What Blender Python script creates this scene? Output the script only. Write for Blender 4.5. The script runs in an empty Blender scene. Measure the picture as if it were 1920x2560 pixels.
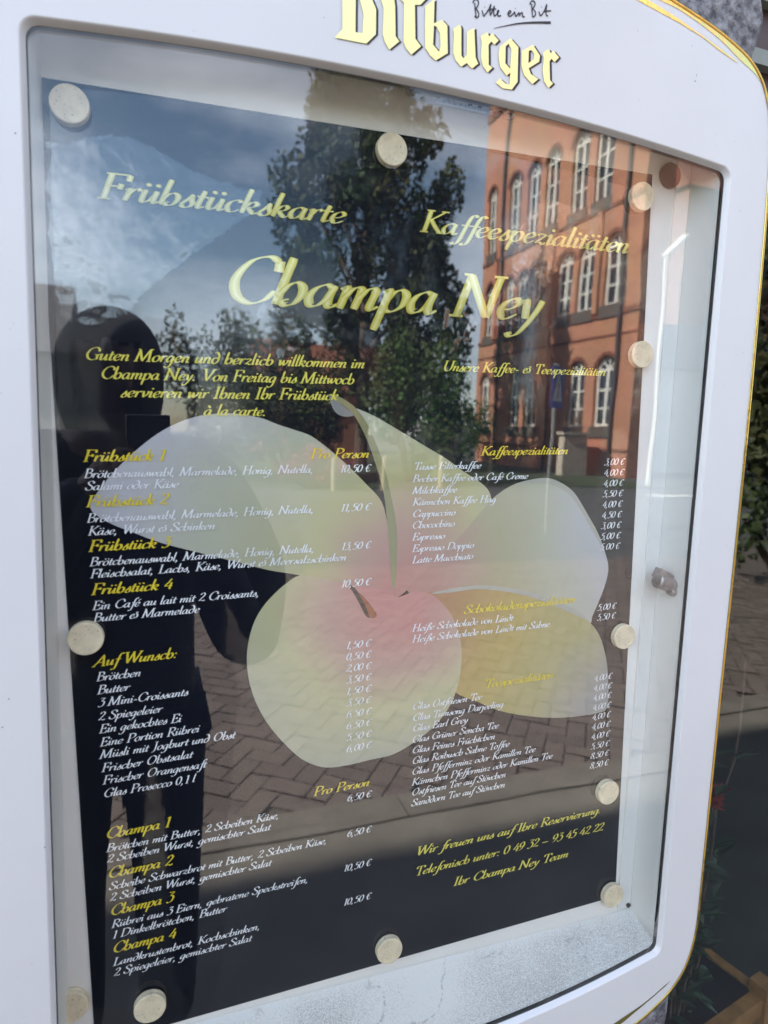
import bpy, bmesh, math, random
from mathutils import Vector, Matrix
from mathutils.geometry import tessellate_polygon

random.seed(7)
SC = bpy.context.scene
COL = SC.collection
RAD = math.radians

# ------------------------------------------------------------------ camera, sky, sun, exposure
# pose measured from the poster's corners; poster frame = x right, y up, d towards the viewer
RP = ((0.9426210219019353, 0.0011254172924478692, 0.3338627599845017),
      (-0.04253922227664004, -0.9914390585388174, 0.12344637609813394),
      (0.33114350912655643, -0.1305654113445869, -0.9345034241369953))
CP = (0.07407416800622779, 0.5798449647185896, 0.6054170522288733)
FPX = 1634.0
TILT = RAD(1.85)            # the poster hangs a little askew in its case
CT, ST = math.cos(TILT), math.sin(TILT)
Z0 = 0.968066
W_P, H_P = 0.594, 0.84793


def p2c(x, y):               # poster plane -> case plane
    return (x * CT - y * ST, x * ST + y * CT)


def px_p(px, py, d=0.0):     # a spot of the picture -> poster coordinates on the plane at depth d
    a, b = (px - 960) / FPX, (py - 1280) / FPX
    v = [RP[0][k] * a + RP[1][k] * b + RP[2][k] for k in range(3)]
    s = (d - CP[2]) / v[2]
    return (CP[0] + v[0] * s, CP[1] + v[1] * s)


def px_c(px, py, d=0.0):
    return p2c(*px_p(px, py, d))


def w_dir(v):                # poster direction -> world direction
    u, w = p2c(v[0], v[1])
    return Vector((u, -v[2], w))


CAM_LOC = w_dir(CP) + Vector((0, 0, Z0))
cam_d = bpy.data.cameras.new("camera")
cam = bpy.data.objects.new("camera", cam_d)
COL.objects.link(cam)
right = w_dir(RP[0]); down = w_dir(RP[1]); fwd = w_dir(RP[2])
m = Matrix.Identity(4)
for k in range(3):
    m[k][0] = right[k]; m[k][1] = -down[k]; m[k][2] = -fwd[k]; m[k][3] = CAM_LOC[k]
cam.matrix_world = m
cam_d.sensor_fit = 'VERTICAL'
cam_d.sensor_height = 36.0
cam_d.sensor_width = 27.0
cam_d.lens = FPX / 2560 * 36
cam_d.clip_start = 0.01
cam_d.clip_end = 2000
cam_d.dof.use_dof = True
cam_d.dof.focus_distance = 0.78
cam_d.dof.aperture_fstop = 6.6
SC.camera = cam

SUN_DIR = Vector((-0.88, 0.10, 0.72)).normalized()
SUN_EL = math.asin(SUN_DIR.z)
SUN_ROT = math.atan2(SUN_DIR.x, SUN_DIR.y)

world = bpy.data.worlds.new("World")
SC.world = world
world.use_nodes = True
wn = world.node_tree.nodes; wl = world.node_tree.links
wn.clear()
w_out = wn.new('ShaderNodeOutputWorld')
w_bg = wn.new('ShaderNodeBackground')
sky = wn.new('ShaderNodeTexSky')
sky.sky_type = 'NISHITA'
sky.sun_disc = False
sky.sun_elevation = SUN_EL
sky.sun_rotation = SUN_ROT
sky.air_density = 1.1
sky.dust_density = 0.6
tc = wn.new('ShaderNodeTexCoord')
mp = wn.new('ShaderNodeMapping'); mp.inputs['Scale'].default_value = (1.0, 1.0, 2.4)
mp.inputs['Location'].default_value = (0.35, 0.2, 0.1)
nz = wn.new('ShaderNodeTexNoise'); nz.inputs['Scale'].default_value = 2.1
nz.inputs['Detail'].default_value = 9; nz.inputs['Roughness'].default_value = 0.56
rp = wn.new('ShaderNodeValToRGB')
rp.color_ramp.elements[0].position = 0.42; rp.color_ramp.elements[0].color = (0, 0, 0, 1)
rp.color_ramp.elements[1].position = 0.78; rp.color_ramp.elements[1].color = (0.9, 0.9, 0.9, 1)
mx = wn.new('ShaderNodeMixRGB')
mx.inputs[2].default_value = (11.0, 11.8, 13.4, 1)
wl.new(tc.outputs['Generated'], mp.inputs['Vector'])
wl.new(mp.outputs['Vector'], nz.inputs['Vector'])
wl.new(nz.outputs['Fac'], rp.inputs['Fac'])
wl.new(rp.outputs['Color'], mx.inputs['Fac'])
wl.new(sky.outputs['Color'], mx.inputs[1])
wl.new(mx.outputs['Color'], w_bg.inputs['Color'])
wl.new(w_bg.outputs['Background'], w_out.inputs['Surface'])
w_bg.inputs['Strength'].default_value = 0.07

sun_d = bpy.data.lights.new("sun", 'SUN')
sun_d.energy = 5.0
sun_d.angle = RAD(0.53)
sun_d.color = (1.0, 0.93, 0.82)
sun_o = bpy.data.objects.new("sun", sun_d)
sun_o.rotation_euler = (-SUN_DIR).to_track_quat('-Z', 'Y').to_euler()
sun_o.location = SUN_DIR * 60
COL.objects.link(sun_o)

vs = SC.view_settings
vs.view_transform = 'Standard'
try:
    vs.look = 'None'
except Exception:
    pass
vs.gamma = 1.0
vs.use_curve_mapping = False
vs.exposure = 2.85
SC.render.engine = 'CYCLES'
SC.cycles.max_bounces = 12
SC.cycles.transparent_max_bounces = 16
SC.cycles.glossy_bounces = 6
SC.cycles.diffuse_bounces = 5
SC.cycles.caustics_reflective = False
SC.cycles.caustics_refractive = False
SC.cycles.use_denoising = True
SC.cycles.sample_clamp_indirect = 6.0


# ------------------------------------------------------------------ helpers
def N(nt, t, **kw):
    n = nt.nodes.new(t)
    for k, v in kw.items():
        setattr(n, k, v)
    return n


def base_mat(name):
    mt = bpy.data.materials.new(name)
    mt.use_nodes = True
    nt = mt.node_tree
    b = nt.nodes['Principled BSDF']
    return mt, nt, b


def mat(name, col, rough=0.5, metal=0.0, spec=0.5, var=0.0, scale=20.0, bump=0.0, bscale=200.0, coat=0.0, col2=None):
    """Principled with soft noise in its colour and a fine bump."""
    mt, nt, b = base_mat(name)
    b.inputs['Base Color'].default_value = (*col, 1)
    b.inputs['Roughness'].default_value = rough
    b.inputs['Metallic'].default_value = metal
    b.inputs['Specular IOR Level'].default_value = spec
    b.inputs['Coat Weight'].default_value = coat
    tcn = N(nt, 'ShaderNodeTexCoord')
    if var > 0 or col2:
        n = N(nt, 'ShaderNodeTexNoise'); n.inputs['Scale'].default_value = scale
        n.inputs['Detail'].default_value = 6; n.inputs['Roughness'].default_value = 0.6
        r = N(nt, 'ShaderNodeValToRGB')
        lo = col2 if col2 else tuple(c * (1 - var) for c in col)
        hi = col if col2 else tuple(min(1, c * (1 + var)) for c in col)
        r.color_ramp.elements[0].position = 0.35; r.color_ramp.elements[0].color = (*lo, 1)
        r.color_ramp.elements[1].position = 0.65; r.color_ramp.elements[1].color = (*hi, 1)
        nt.links.new(tcn.outputs['Object'], n.inputs['Vector'])
        nt.links.new(n.outputs['Fac'], r.inputs['Fac'])
        nt.links.new(r.outputs['Color'], b.inputs['Base Color'])
    if bump > 0:
        n2 = N(nt, 'ShaderNodeTexNoise'); n2.inputs['Scale'].default_value = bscale
        n2.inputs['Detail'].default_value = 5
        bp = N(nt, 'ShaderNodeBump'); bp.inputs['Strength'].default_value = bump
        bp.inputs['Distance'].default_value = 0.01
        nt.links.new(tcn.outputs['Object'], n2.inputs['Vector'])
        nt.links.new(n2.outputs['Fac'], bp.inputs['Height'])
        nt.links.new(bp.outputs['Normal'], b.inputs['Normal'])
    return mt


def link(o, parent=None):
    COL.objects.link(o)
    if parent is not None:
        o.parent = parent
    return o


def obj(name, verts, faces, mt, parent=None, smooth=False):
    me = bpy.data.meshes.new(name)
    me.from_pydata([tuple(v) for v in verts], [], faces)
    me.update()
    if mt:
        me.materials.append(mt)
    if smooth:
        for p in me.polygons:
            p.use_smooth = True
    return link(bpy.data.objects.new(name, me), parent)


def obj_bm(name, bm, mt, parent=None, smooth=False):
    me = bpy.data.meshes.new(name)
    bm.normal_update()
    bm.to_mesh(me); bm.free()
    if mt:
        for mm in (mt if isinstance(mt, (list, tuple)) else [mt]):
            me.materials.append(mm)
    if smooth:
        for p in me.polygons:
            p.use_smooth = True
    return link(bpy.data.objects.new(name, me), parent)


def tag(o, label=None, cat=None, group=None, kind=None):
    if label: o['label'] = label
    if cat: o['category'] = cat
    if group: o['group'] = group
    if kind: o['kind'] = kind
    return o


def empty(name, loc=(0, 0, 0), mtx=None):
    o = bpy.data.objects.new(name, None)
    o.empty_display_size = 0.05
    COL.objects.link(o)
    if mtx is not None:
        o.matrix_world = mtx
    else:
        o.location = loc
    return o


def add_box(bm, x0, x1, y0, y1, z0, z1, mtx=None, mi=0):
    vs_ = []
    for x, y, z in ((x0, y0, z0), (x1, y0, z0), (x1, y1, z0), (x0, y1, z0), (x0, y0, z1), (x1, y0, z1), (x1, y1, z1), (x0, y1, z1)):
        p = Vector((x, y, z))
        vs_.append(bm.verts.new(mtx @ p if mtx else p))
    fs = []
    for f in ((3, 2, 1, 0), (4, 5, 6, 7), (0, 1, 5, 4), (1, 2, 6, 5), (2, 3, 7, 6), (3, 0, 4, 7)):
        nf = bm.faces.new([vs_[i] for i in f]); nf.material_index = mi; fs.append(nf)
    return fs


def add_tube(bm, pts, r, seg=8, caps=True):
    """round tube along points; r a number or a list"""
    pts = [Vector(p) for p in pts]
    n = len(pts)
    rs = r if isinstance(r, (list, tuple)) else [r] * n
    rings = []
    prev = None
    for i, p in enumerate(pts):
        t = (pts[min(i + 1, n - 1)] - pts[max(i - 1, 0)]).normalized()
        if prev is None:
            a = t.orthogonal().normalized()
        else:
            a = (prev - t * prev.dot(t))
            a = a.normalized() if a.length > 1e-6 else t.orthogonal().normalized()
        prev = a
        b = t.cross(a)
        rings.append([bm.verts.new(p + (a * math.cos(2 * math.pi * k / seg) + b * math.sin(2 * math.pi * k / seg)) * rs[i]) for k in range(seg)])
    for i in range(n - 1):
        for k in range(seg):
            bm.faces.new((rings[i][k], rings[i][(k + 1) % seg], rings[i + 1][(k + 1) % seg], rings[i + 1][k]))
    if caps:
        bm.faces.new(rings[0][::-1]); bm.faces.new(rings[-1])


def catmull(pts, n=6, closed=False):
    out = []
    k = len(pts)
    rng = range(k) if closed else range(k - 1)
    for i in rng:
        if closed:
            p0, p1, p2, p3 = pts[(i - 1) % k], pts[i], pts[(i + 1) % k], pts[(i + 2) % k]
        else:
            p1, p2 = pts[i], pts[i + 1]
            p0 = pts[i - 1] if i > 0 else tuple(2 * a - b for a, b in zip(p1, p2))
            p3 = pts[i + 2] if i + 2 < k else tuple(2 * a - b for a, b in zip(p2, p1))
        for s in range(n):
            t = s / n
            out.append(tuple(0.5 * (2 * b + (c - a) * t + (2 * a - 5 * b + 4 * c - d) * t * t + (3 * b - a - 3 * c + d) * t ** 3)
                             for a, b, c, d in zip(p0, p1, p2, p3)))
    if not closed:
        out.append(tuple(pts[-1]))
    return out


def flat_poly(outer, z, holes=()):
    """flat shape with holes -> verts, faces facing +z"""
    loops = [[Vector((x, y, 0)) for x, y in outer]] + [[Vector((x, y, 0)) for x, y in h] for h in holes]
    tri = tessellate_polygon(loops)
    verts = [(v.x, v.y, z) for lp in loops for v in lp]
    faces = []
    for t in tri:
        a, b, c = (verts[i] for i in t)
        cr = (b[0] - a[0]) * (c[1] - a[1]) - (b[1] - a[1]) * (c[0] - a[0])
        if abs(cr) < 1e-14: continue
        faces.append(tuple(t) if cr > 0 else tuple(reversed(t)))
    return verts, faces


def merge(parts):
    V, F = [], []
    for v, f in parts:
        o = len(V)
        V += list(v); F += [tuple(i + o for i in q) for q in f]
    return V, F


# ------------------------------------------------------------------ materials
BOW = -0.040


def print_mat(name, col, grad=None, ink=False):
    """printed paper under glossy laminate film: every printed piece of the poster shares the film's ripple"""
    mt, nt, b = base_mat(name)
    b.inputs['Base Color'].default_value = (*col, 1)
    b.inputs['Roughness'].default_value = 0.6
    b.inputs['Specular IOR Level'].default_value = 0.0
    b.inputs['Coat Weight'].default_value = 1.0
    b.inputs['Coat Roughness'].default_value = 0.04
    b.inputs['Coat IOR'].default_value = 1.5
    tcn = N(nt, 'ShaderNodeTexCoord')
    n1 = N(nt, 'ShaderNodeTexNoise'); n1.inputs['Scale'].default_value = 9.0; n1.inputs['Detail'].default_value = 2
    n2 = N(nt, 'ShaderNodeTexNoise'); n2.inputs['Scale'].default_value = 120.0; n2.inputs['Detail'].default_value = 3
    ad = N(nt, 'ShaderNodeMath', operation='MULTIPLY_ADD')
    ad.inputs[1].default_value = 0.05
    bp = N(nt, 'ShaderNodeBump'); bp.inputs['Strength'].default_value = 0.22; bp.inputs['Distance'].default_value = 0.002
    L = nt.links.new
    L(tcn.outputs['Object'], n1.inputs['Vector']); L(tcn.outputs['Object'], n2.inputs['Vector'])
    L(n2.outputs['Fac'], ad.inputs[0]); L(n1.outputs['Fac'], ad.inputs[2])
    L(ad.outputs[0], bp.inputs['Height'])
    # the big sheet bows a little off its panel, so its film mirrors at another angle than the pane does
    bow = N(nt, 'ShaderNodeVectorMath', operation='ADD'); bow.inputs[1].default_value = (BOW, 0.0, 0.0)
    nrm = N(nt, 'ShaderNodeVectorMath', operation='NORMALIZE')
    L(bp.outputs['Normal'], bow.inputs[0]); L(bow.outputs['Vector'], nrm.inputs[0]); L(nrm.outputs['Vector'], b.inputs['Coat Normal'])
    if grad:                                   # radial print gradient about the flower's heart
        cx, cy, stops = grad
        mpn = N(nt, 'ShaderNodeMapping'); mpn.inputs['Location'].default_value = (-cx, -cy, 0)
        ln = N(nt, 'ShaderNodeVectorMath', operation='LENGTH')
        sep = N(nt, 'ShaderNodeVectorMath', operation='MULTIPLY'); sep.inputs[1].default_value = (1, 1, 0)
        n3 = N(nt, 'ShaderNodeTexNoise'); n3.inputs['Scale'].default_value = 7.0; n3.inputs['Detail'].default_value = 3
        ma = N(nt, 'ShaderNodeMath', operation='MULTIPLY_ADD'); ma.inputs[1].default_value = 0.12
        sb = N(nt, 'ShaderNodeMath', operation='SUBTRACT'); sb.inputs[1].default_value = 0.06
        dv = N(nt, 'ShaderNodeMath', operation='DIVIDE'); dv.inputs[1].default_value = 0.30
        rm = N(nt, 'ShaderNodeValToRGB')
        cr = rm.color_ramp
        while len(cr.elements) < len(stops): cr.elements.new(0.5)
        for e, (p, c) in zip(cr.elements, stops):
            e.position = p; e.color = (*c, 1)
        L(tcn.outputs['Object'], mpn.inputs['Vector']); L(mpn.outputs['Vector'], sep.inputs[0]); L(sep.outputs['Vector'], ln.inputs[0])
        L(tcn.outputs['Object'], n3.inputs['Vector']); L(n3.outputs['Fac'], ma.inputs[0]); L(ln.outputs['Value'], ma.inputs[2])
        L(ma.outputs[0], sb.inputs[0]); L(sb.outputs[0], dv.inputs[0]); L(dv.outputs[0], rm.inputs['Fac'])
        L(rm.outputs['Color'], b.inputs['Base Color'])
    if ink:
        at = N(nt, 'ShaderNodeVertexColor'); at.layer_name = 'ink'
        L(at.outputs['Color'], b.inputs['Base Color'])
    return mt


def glass_mat(name, tint=(0.97, 0.985, 0.98), wob=0.0, wscale=5.0, f0=0.045, rough=0.0, dirt=0.0):
    """thin pane: clear through, Fresnel mirror on top"""
    mt = bpy.data.materials.new(name)
    mt.use_nodes = True
    nt = mt.node_tree
    nt.nodes.clear()
    L = nt.links.new
    out = N(nt, 'ShaderNodeOutputMaterial')
    tr = N(nt, 'ShaderNodeBsdfTransparent'); tr.inputs['Color'].default_value = (*tint, 1)
    gl = N(nt, 'ShaderNodeBsdfGlossy'); gl.inputs['Roughness'].default_value = rough
    lw = N(nt, 'ShaderNodeLayerWeight'); lw.inputs['Blend'].default_value = 0.5
    pw = N(nt, 'ShaderNodeMath', operation='POWER'); pw.inputs[1].default_value = 5.0
    ma = N(nt, 'ShaderNodeMath', operation='MULTIPLY_ADD'); ma.inputs[1].default_value = 1 - f0; ma.inputs[2].default_value = f0
    mixn = N(nt, 'ShaderNodeMixShader')
    L(lw.outputs['Facing'], pw.inputs[0]); L(pw.outputs[0], ma.inputs[0]); L(ma.outputs[0], mixn.inputs['Fac'])
    L(tr.outputs[0], mixn.inputs[1]); L(gl.outputs[0], mixn.inputs[2])
    last = mixn
    tcn = N(nt, 'ShaderNodeTexCoord')
    if dirt > 0:
        df = N(nt, 'ShaderNodeBsdfDiffuse'); df.inputs['Color'].default_value = (0.5, 0.49, 0.47, 1)
        nd = N(nt, 'ShaderNodeTexNoise'); nd.inputs['Scale'].default_value = 260; nd.inputs['Detail'].default_value = 4
        n5 = N(nt, 'ShaderNodeTexNoise'); n5.inputs['Scale'].default_value = 6; n5.inputs['Detail'].default_value = 4
        mu = N(nt, 'ShaderNodeMath', operation='MULTIPLY')
        rr = N(nt, 'ShaderNodeMapRange'); rr.inputs[1].default_value = 0.28; rr.inputs[2].default_value = 0.55
        rr.inputs[3].default_value = 0.0; rr.inputs[4].default_value = dirt
        m2 = N(nt, 'ShaderNodeMixShader')
        L(tcn.outputs['Object'], nd.inputs['Vector']); L(tcn.outputs['Object'], n5.inputs['Vector'])
        L(nd.outputs['Fac'], mu.inputs[0]); L(n5.outputs['Fac'], mu.inputs[1]); L(mu.outputs[0], rr.inputs[0])
        L(rr.outputs[0], m2.inputs['Fac']); L(mixn.outputs[0], m2.inputs[1]); L(df.outputs[0], m2.inputs[2])
        last = m2
    if wob > 0:
        n1 = N(nt, 'ShaderNodeTexNoise'); n1.inputs['Scale'].default_value = wscale; n1.inputs['Detail'].default_value = 1.5
        bp = N(nt, 'ShaderNodeBump'); bp.inputs['Strength'].default_value = 1.0; bp.inputs['Distance'].default_value = wob
        L(tcn.outputs['Object'], n1.inputs['Vector']); L(n1.outputs['Fac'], bp.inputs['Height']); L(bp.outputs['Normal'], gl.inputs['Normal'])
    L(last.outputs[0], out.inputs['Surface'])
    return mt


M = {}
M['plate'] = mat('white_enamel', (0.605, 0.594, 0.588), rough=0.34, var=0.015, scale=6, spec=0.45)
def specks(mt, scale=330, lo=0.80, hi=0.825, dark=0.45):
    nt = mt.node_tree; b = nt.nodes['Principled BSDF']
    src = b.inputs['Base Color'].links[0].from_socket
    tcn = N(nt, 'ShaderNodeTexCoord'); n = N(nt, 'ShaderNodeTexNoise'); n.inputs['Scale'].default_value = scale; n.inputs['Detail'].default_value = 1
    n2 = N(nt, 'ShaderNodeTexNoise'); n2.inputs['Scale'].default_value = 5; n2.inputs['Detail'].default_value = 4
    m_ = N(nt, 'ShaderNodeMapRange'); m_.inputs[1].default_value = lo; m_.inputs[2].default_value = hi; m_.inputs[4].default_value = dark
    m2 = N(nt, 'ShaderNodeMapRange'); m2.inputs[1].default_value = 0.5; m2.inputs[2].default_value = 0.8; m2.inputs[4].default_value = 0.07
    a_ = N(nt, 'ShaderNodeMath', operation='ADD'); x_ = N(nt, 'ShaderNodeMixRGB'); x_.inputs[2].default_value = (0.20, 0.17, 0.14, 1)
    L = nt.links.new
    L(tcn.outputs['Object'], n.inputs['Vector']); L(tcn.outputs['Object'], n2.inputs['Vector'])
    L(n.outputs['Fac'], m_.inputs[0]); L(n2.outputs['Fac'], m2.inputs[0]); L(m_.outputs[0], a_.inputs[0]); L(m2.outputs[0], a_.inputs[1])
    L(a_.outputs[0], x_.inputs['Fac']); L(src, x_.inputs[1]); L(x_.outputs['Color'], b.inputs['Base Color'])


specks(M['plate'])
M['lining'] = mat('white_lining', (0.84, 0.81, 0.78), rough=0.4, var=0.03, scale=9)
M['back'] = mat('back_panel_paint', (0.90, 0.865, 0.825), rough=0.45, var=0.03, scale=8)
M['gold'] = mat('gold_foil', (0.83, 0.68, 0.22), rough=0.16, metal=1.0, bump=0.05, bscale=90)
M['gold_letter'] = mat('gold_letter_foil', (0.93, 0.83, 0.36), rough=0.34, metal=0.7, bump=0.05, bscale=60)
M['gold_rim'] = mat('gold_rim_brass', (0.50, 0.36, 0.09), rough=0.14, metal=1.0, bump=0.12, bscale=40)
M['black_ink'] = mat('black_ink', (0.012, 0.010, 0.016), rough=0.4)
M['magnet'] = mat('cream_magnet', (0.84, 0.71, 0.50), rough=0.5, var=0.10, scale=110, bump=0.06, bscale=400)
specks(M['magnet'], 420, 0.68, 0.72, 0.6)
M['magnet_dark'] = mat('brown_rubber', (0.055, 0.03, 0.026), rough=0.45, var=0.2, scale=90)
M['lock'] = mat('dull_lock_metal', (0.36, 0.33, 0.33), rough=0.38, metal=0.85, var=0.25, scale=90)
M['driver'] = mat('driver_plastic', (0.40, 0.40, 0.385), rough=0.35, var=0.04)
M['driver_label'] = mat('label_foil', (0.62, 0.68, 0.78), rough=0.4)
M['grey_ink'] = mat('grey_ink', (0.025, 0.03, 0.05), rough=0.6)
M['cable'] = mat('grey_cable', (0.38, 0.37, 0.35), rough=0.5)
M['gasket'] = mat('grey_gasket', (0.16, 0.16, 0.165), rough=0.7)
M['glass'] = glass_mat('case_glass', wob=0.0005, wscale=5.0, f0=0.066, dirt=0.0, rough=0.012)
M['film'] = None

# ------------------------------------------------------------------ the case
CASE_M = Matrix(((1, 0, 0, 0), (0, 0, -1, 0), (0, 1, 0, Z0), (0, 0, 0, 1)))     # local (u, v, d)
case = empty('display_case', mtx=CASE_M)
tag(case, 'white enamel wall display case with gold rim, arched glazed window and gold lettering', 'display case')

UC = 0.298
D_F = 0.050      # front plate
D_G = 0.0440     # glass


def opening(inset=0.0, n=26, r=0.013):
    """the window's outline: straight sides, bowed top and bottom, rounded corners (counter-clockwise)"""
    hw = 0.3275 - inset
    top = lambda u: 0.882 - inset - 0.0165 * ((u - UC) / 0.3275) ** 2
    bot = lambda u: -0.068 + inset + 0.042 * ((u - UC) / 0.3275) ** 2
    L_, R_ = UC - hw, UC + hw
    pts = []
    for i in range(n + 1):
        u = L_ + r + (R_ - L_ - 2 * r) * i / n
        pts.append((u, bot(u)))
    def corner(cx, cy, a0):
        for i in range(1, 7):
            a = a0 + RAD(90) * i / 7
            pts.append((cx + r * math.cos(a), cy + r * math.sin(a)))
    def at(cx, cy, a): return (cx + r * math.cos(a), cy + r * math.sin(a))
    corner(R_ - r, bot(R_ - r) + r, RAD(-90))
    for i in range(n + 1):
        v = bot(R_ - r) + r + (top(R_ - r) - r - bot(R_ - r) - r) * i / n
        pts.append((R_, v))
    corner(R_ - r, top(R_ - r) - r, 0)
    for i in range(n + 1):
        u = R_ - r - (R_ - L_ - 2 * r) * i / n
        pts.append((u, top(u)))
    corner(L_ + r, top(L_ + r) - r, RAD(90))
    for i in range(n + 1):
        v = top(L_ + r) - r - (top(L_ + r) - r - bot(L_ + r) - r) * i / n
        pts.append((L_, v))
    corner(L_ + r, bot(L_ + r) + r, RAD(180))
    return pts


half = [(0.2965, 1.034), (0.40, 1.029), (0.49, 1.0145), (0.57, 0.9975), (0.615, 0.9835), (0.643, 0.969), (0.662, 0.947), (0.6725, 0.915),
        (0.6784, 0.86), (0.681, 0.75), (0.6824, 0.60), (0.6822, 0.45), (0.681, 0.30), (0.6803, 0.11), (0.6801, 0.03), (0.679, -0.005),
        (0.6745, -0.032), (0.666, -0.0562), (0.6525, -0.0755), (0.6345, -0.0915), (0.6018, -0.1103), (0.56, -0.127), (0.48, -0.149), (0.40, -0.160), (0.2965, -0.164)]
mir = [(0.593 - u, v) for u, v in half[1:-1]][::-1]
outline = catmull(half + mir, 5, closed=True)      # clockwise
outline_ccw = outline[::-1]


def inset_loop(lp, t):
    """shift a counter-clockwise loop inwards by t"""
    out = []
    n = len(lp)
    for i in range(n):
        a, b = Vector(lp[i - 1]), Vector(lp[(i + 1) % n])
        tn = (b - a).normalized()
        nn = Vector((-tn.y, tn.x))
        out.append((lp[i][0] + nn.x * t, lp[i][1] + nn.y * t))
    return out


def loft(loops):
    """loops: list of (loop2d, d) -> quads between successive loops"""
    V, F = [], []
    n = len(loops[0][0])
    for lp, d in loops:
        V += [(x, y, d) for x, y in lp]
    for k in range(len(loops) - 1):
        for i in range(n):
            j = (i + 1) % n
            F.append((k * n + i, k * n + j, (k + 1) * n + j, (k + 1) * n + i))
    return V, F


RIM = 0.0042
plate_out = inset_loop(outline_ccw, RIM * 0.6)
op0 = opening(0.0)
pv, pf = flat_poly(plate_out, D_F, [op0])
# rounded bevel of the window down to the glass
bev = [(opening(0.0, r=0.013), D_F), (opening(0.0004, r=0.0128), D_F - 0.0001), (opening(0.0010, r=0.0125), D_F - 0.0005), (opening(0.0015, r=0.012), D_F - 0.0014),
       (opening(0.0040, r=0.0105), D_G + 0.0006), (opening(0.0041, r=0.0105), D_G + 0.0002)]
bv, bf = loft(bev)
bf = [tuple(reversed(f)) for f in bf]
sv, sf = loft([(plate_out, D_F), (plate_out, 0.0)])
V, F = merge([(pv, pf), (bv, bf), (sv, sf)])
fp = obj('front_frame', V, F, M['plate'], case)
for p in fp.data.polygons[len(pf):len(pf) + len(bf)]:
    p.use_smooth = True
# case body behind the front plate
body_out = inset_loop(outline_ccw, 0.012)
V, F = loft([(body_out, 0.0), (body_out, -0.026)])
bv2, bf2 = flat_poly(body_out, -0.026)
V, F = merge([(V, F), (bv2, [tuple(reversed(f)) for f in bf2])])
obj('case_body', V, F, M['plate'], case)

# gold rim: rounded bead along the outline
bm = bmesh.new()
n = len(outline_ccw)
prof = []
inn = [(RIM * t, h) for t, h in ((1.0, 0.0005), (0.95, 0.0008), (0.72, 0.0011), (0.5, 0.0012), (0.3, 0.0010), (0.08, 0.0002), (0.0, -0.0010), (0.0, -0.018))]
rings = []
for t, h in inn:
    lp = inset_loop(outline_ccw, t)
    rings.append([bm.verts.new((x, y, D_F + h)) for x, y in lp])
for a, b in zip(rings[:-1], rings[1:]):
    for i in range(n):
        j = (i + 1) % n
        f = bm.faces.new((a[i], b[i], b[j], a[j])); f.smooth = True
obj_bm('gold_rim', bm, M['gold_rim'], case)


def stripe(name, pts_px, off, scale, d, mt):
    """flat foil shape traced on the plate, mirrored on the other half of the plate too"""
    a = [px_c(off[0] + x * scale, off[1] + y * scale, d) for x, y in pts_px]
    b = [(0.593 - x, y) for x, y in a]
    V, F = merge([flat_poly(a, d), flat_poly(b, d)])
    return obj(name, V, F, mt, case)


D_INK = D_F + 0.0004
# foil at the arch: a broad crescent that follows the outline and a thin leaf below it
S2 = (1560, 0); K2 = 360 / 1659
lo = [px_c(S2[0] + x * K2, S2[1] + y * K2, D_INK) for x, y in ((1659, 1110), (1580, 950), (1500, 838), (1320, 672), (1120, 465), (820, 230), (600, 90), (420, 0))]
lo += [(0.46, 1.0085), (0.40, 1.0165), (0.2965, 1.021)]
lo = [(0.6698, 0.915), (0.6690, 0.925)] + lo
lo = catmull(lo, 3)
up = []
ins = inset_loop(outline_ccw, RIM * 0.8)
for x, y in ins:
    if x >= 0.2965 and y > 0.917 and x < 0.69: up.append((x, y))
up.sort(key=lambda q: q[0])
cres = lo + up
cres_m = [(0.593 - x, y) for x, y in cres]
leaf_px = [(1320, 733), (1150, 618), (900, 425), (640, 262), (420, 142), (160, 0), (-120, -150), (-420, -300), (-500, -315), (60, -95), (280, 0), (430, 88), (600, 196), (800, 338), (1000, 478), (1150, 588), (1290, 700)]
leaf = [px_c(S2[0] + x * K2, S2[1] + y * K2, D_INK) for x, y in leaf_px]
leaf_m = [(0.593 - x, y) for x, y in leaf]
S3 = (1500, 2100); K3 = 420 / 1659
bl = [px_c(S3[0] + x * K3, S3[1] + y * K3, D_INK) for x, y in ((697, 1393), (640, 1450), (540, 1538), (430, 1632), (330, 1715), (230, 1800), (-60, 1990), (-320, 2130), (-340, 2120), (-100, 1975), (160, 1800), (300, 1706), (420, 1624), (540, 1528), (640, 1438))]
bl_m = [(0.593 - x, y) for x, y in bl]
for s in (cres, cres_m, leaf, leaf_m, bl, bl_m):
    V, F = flat_poly(s, D_INK)
    obj('gold_stripe', V, F, M['gold'], case)

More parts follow.
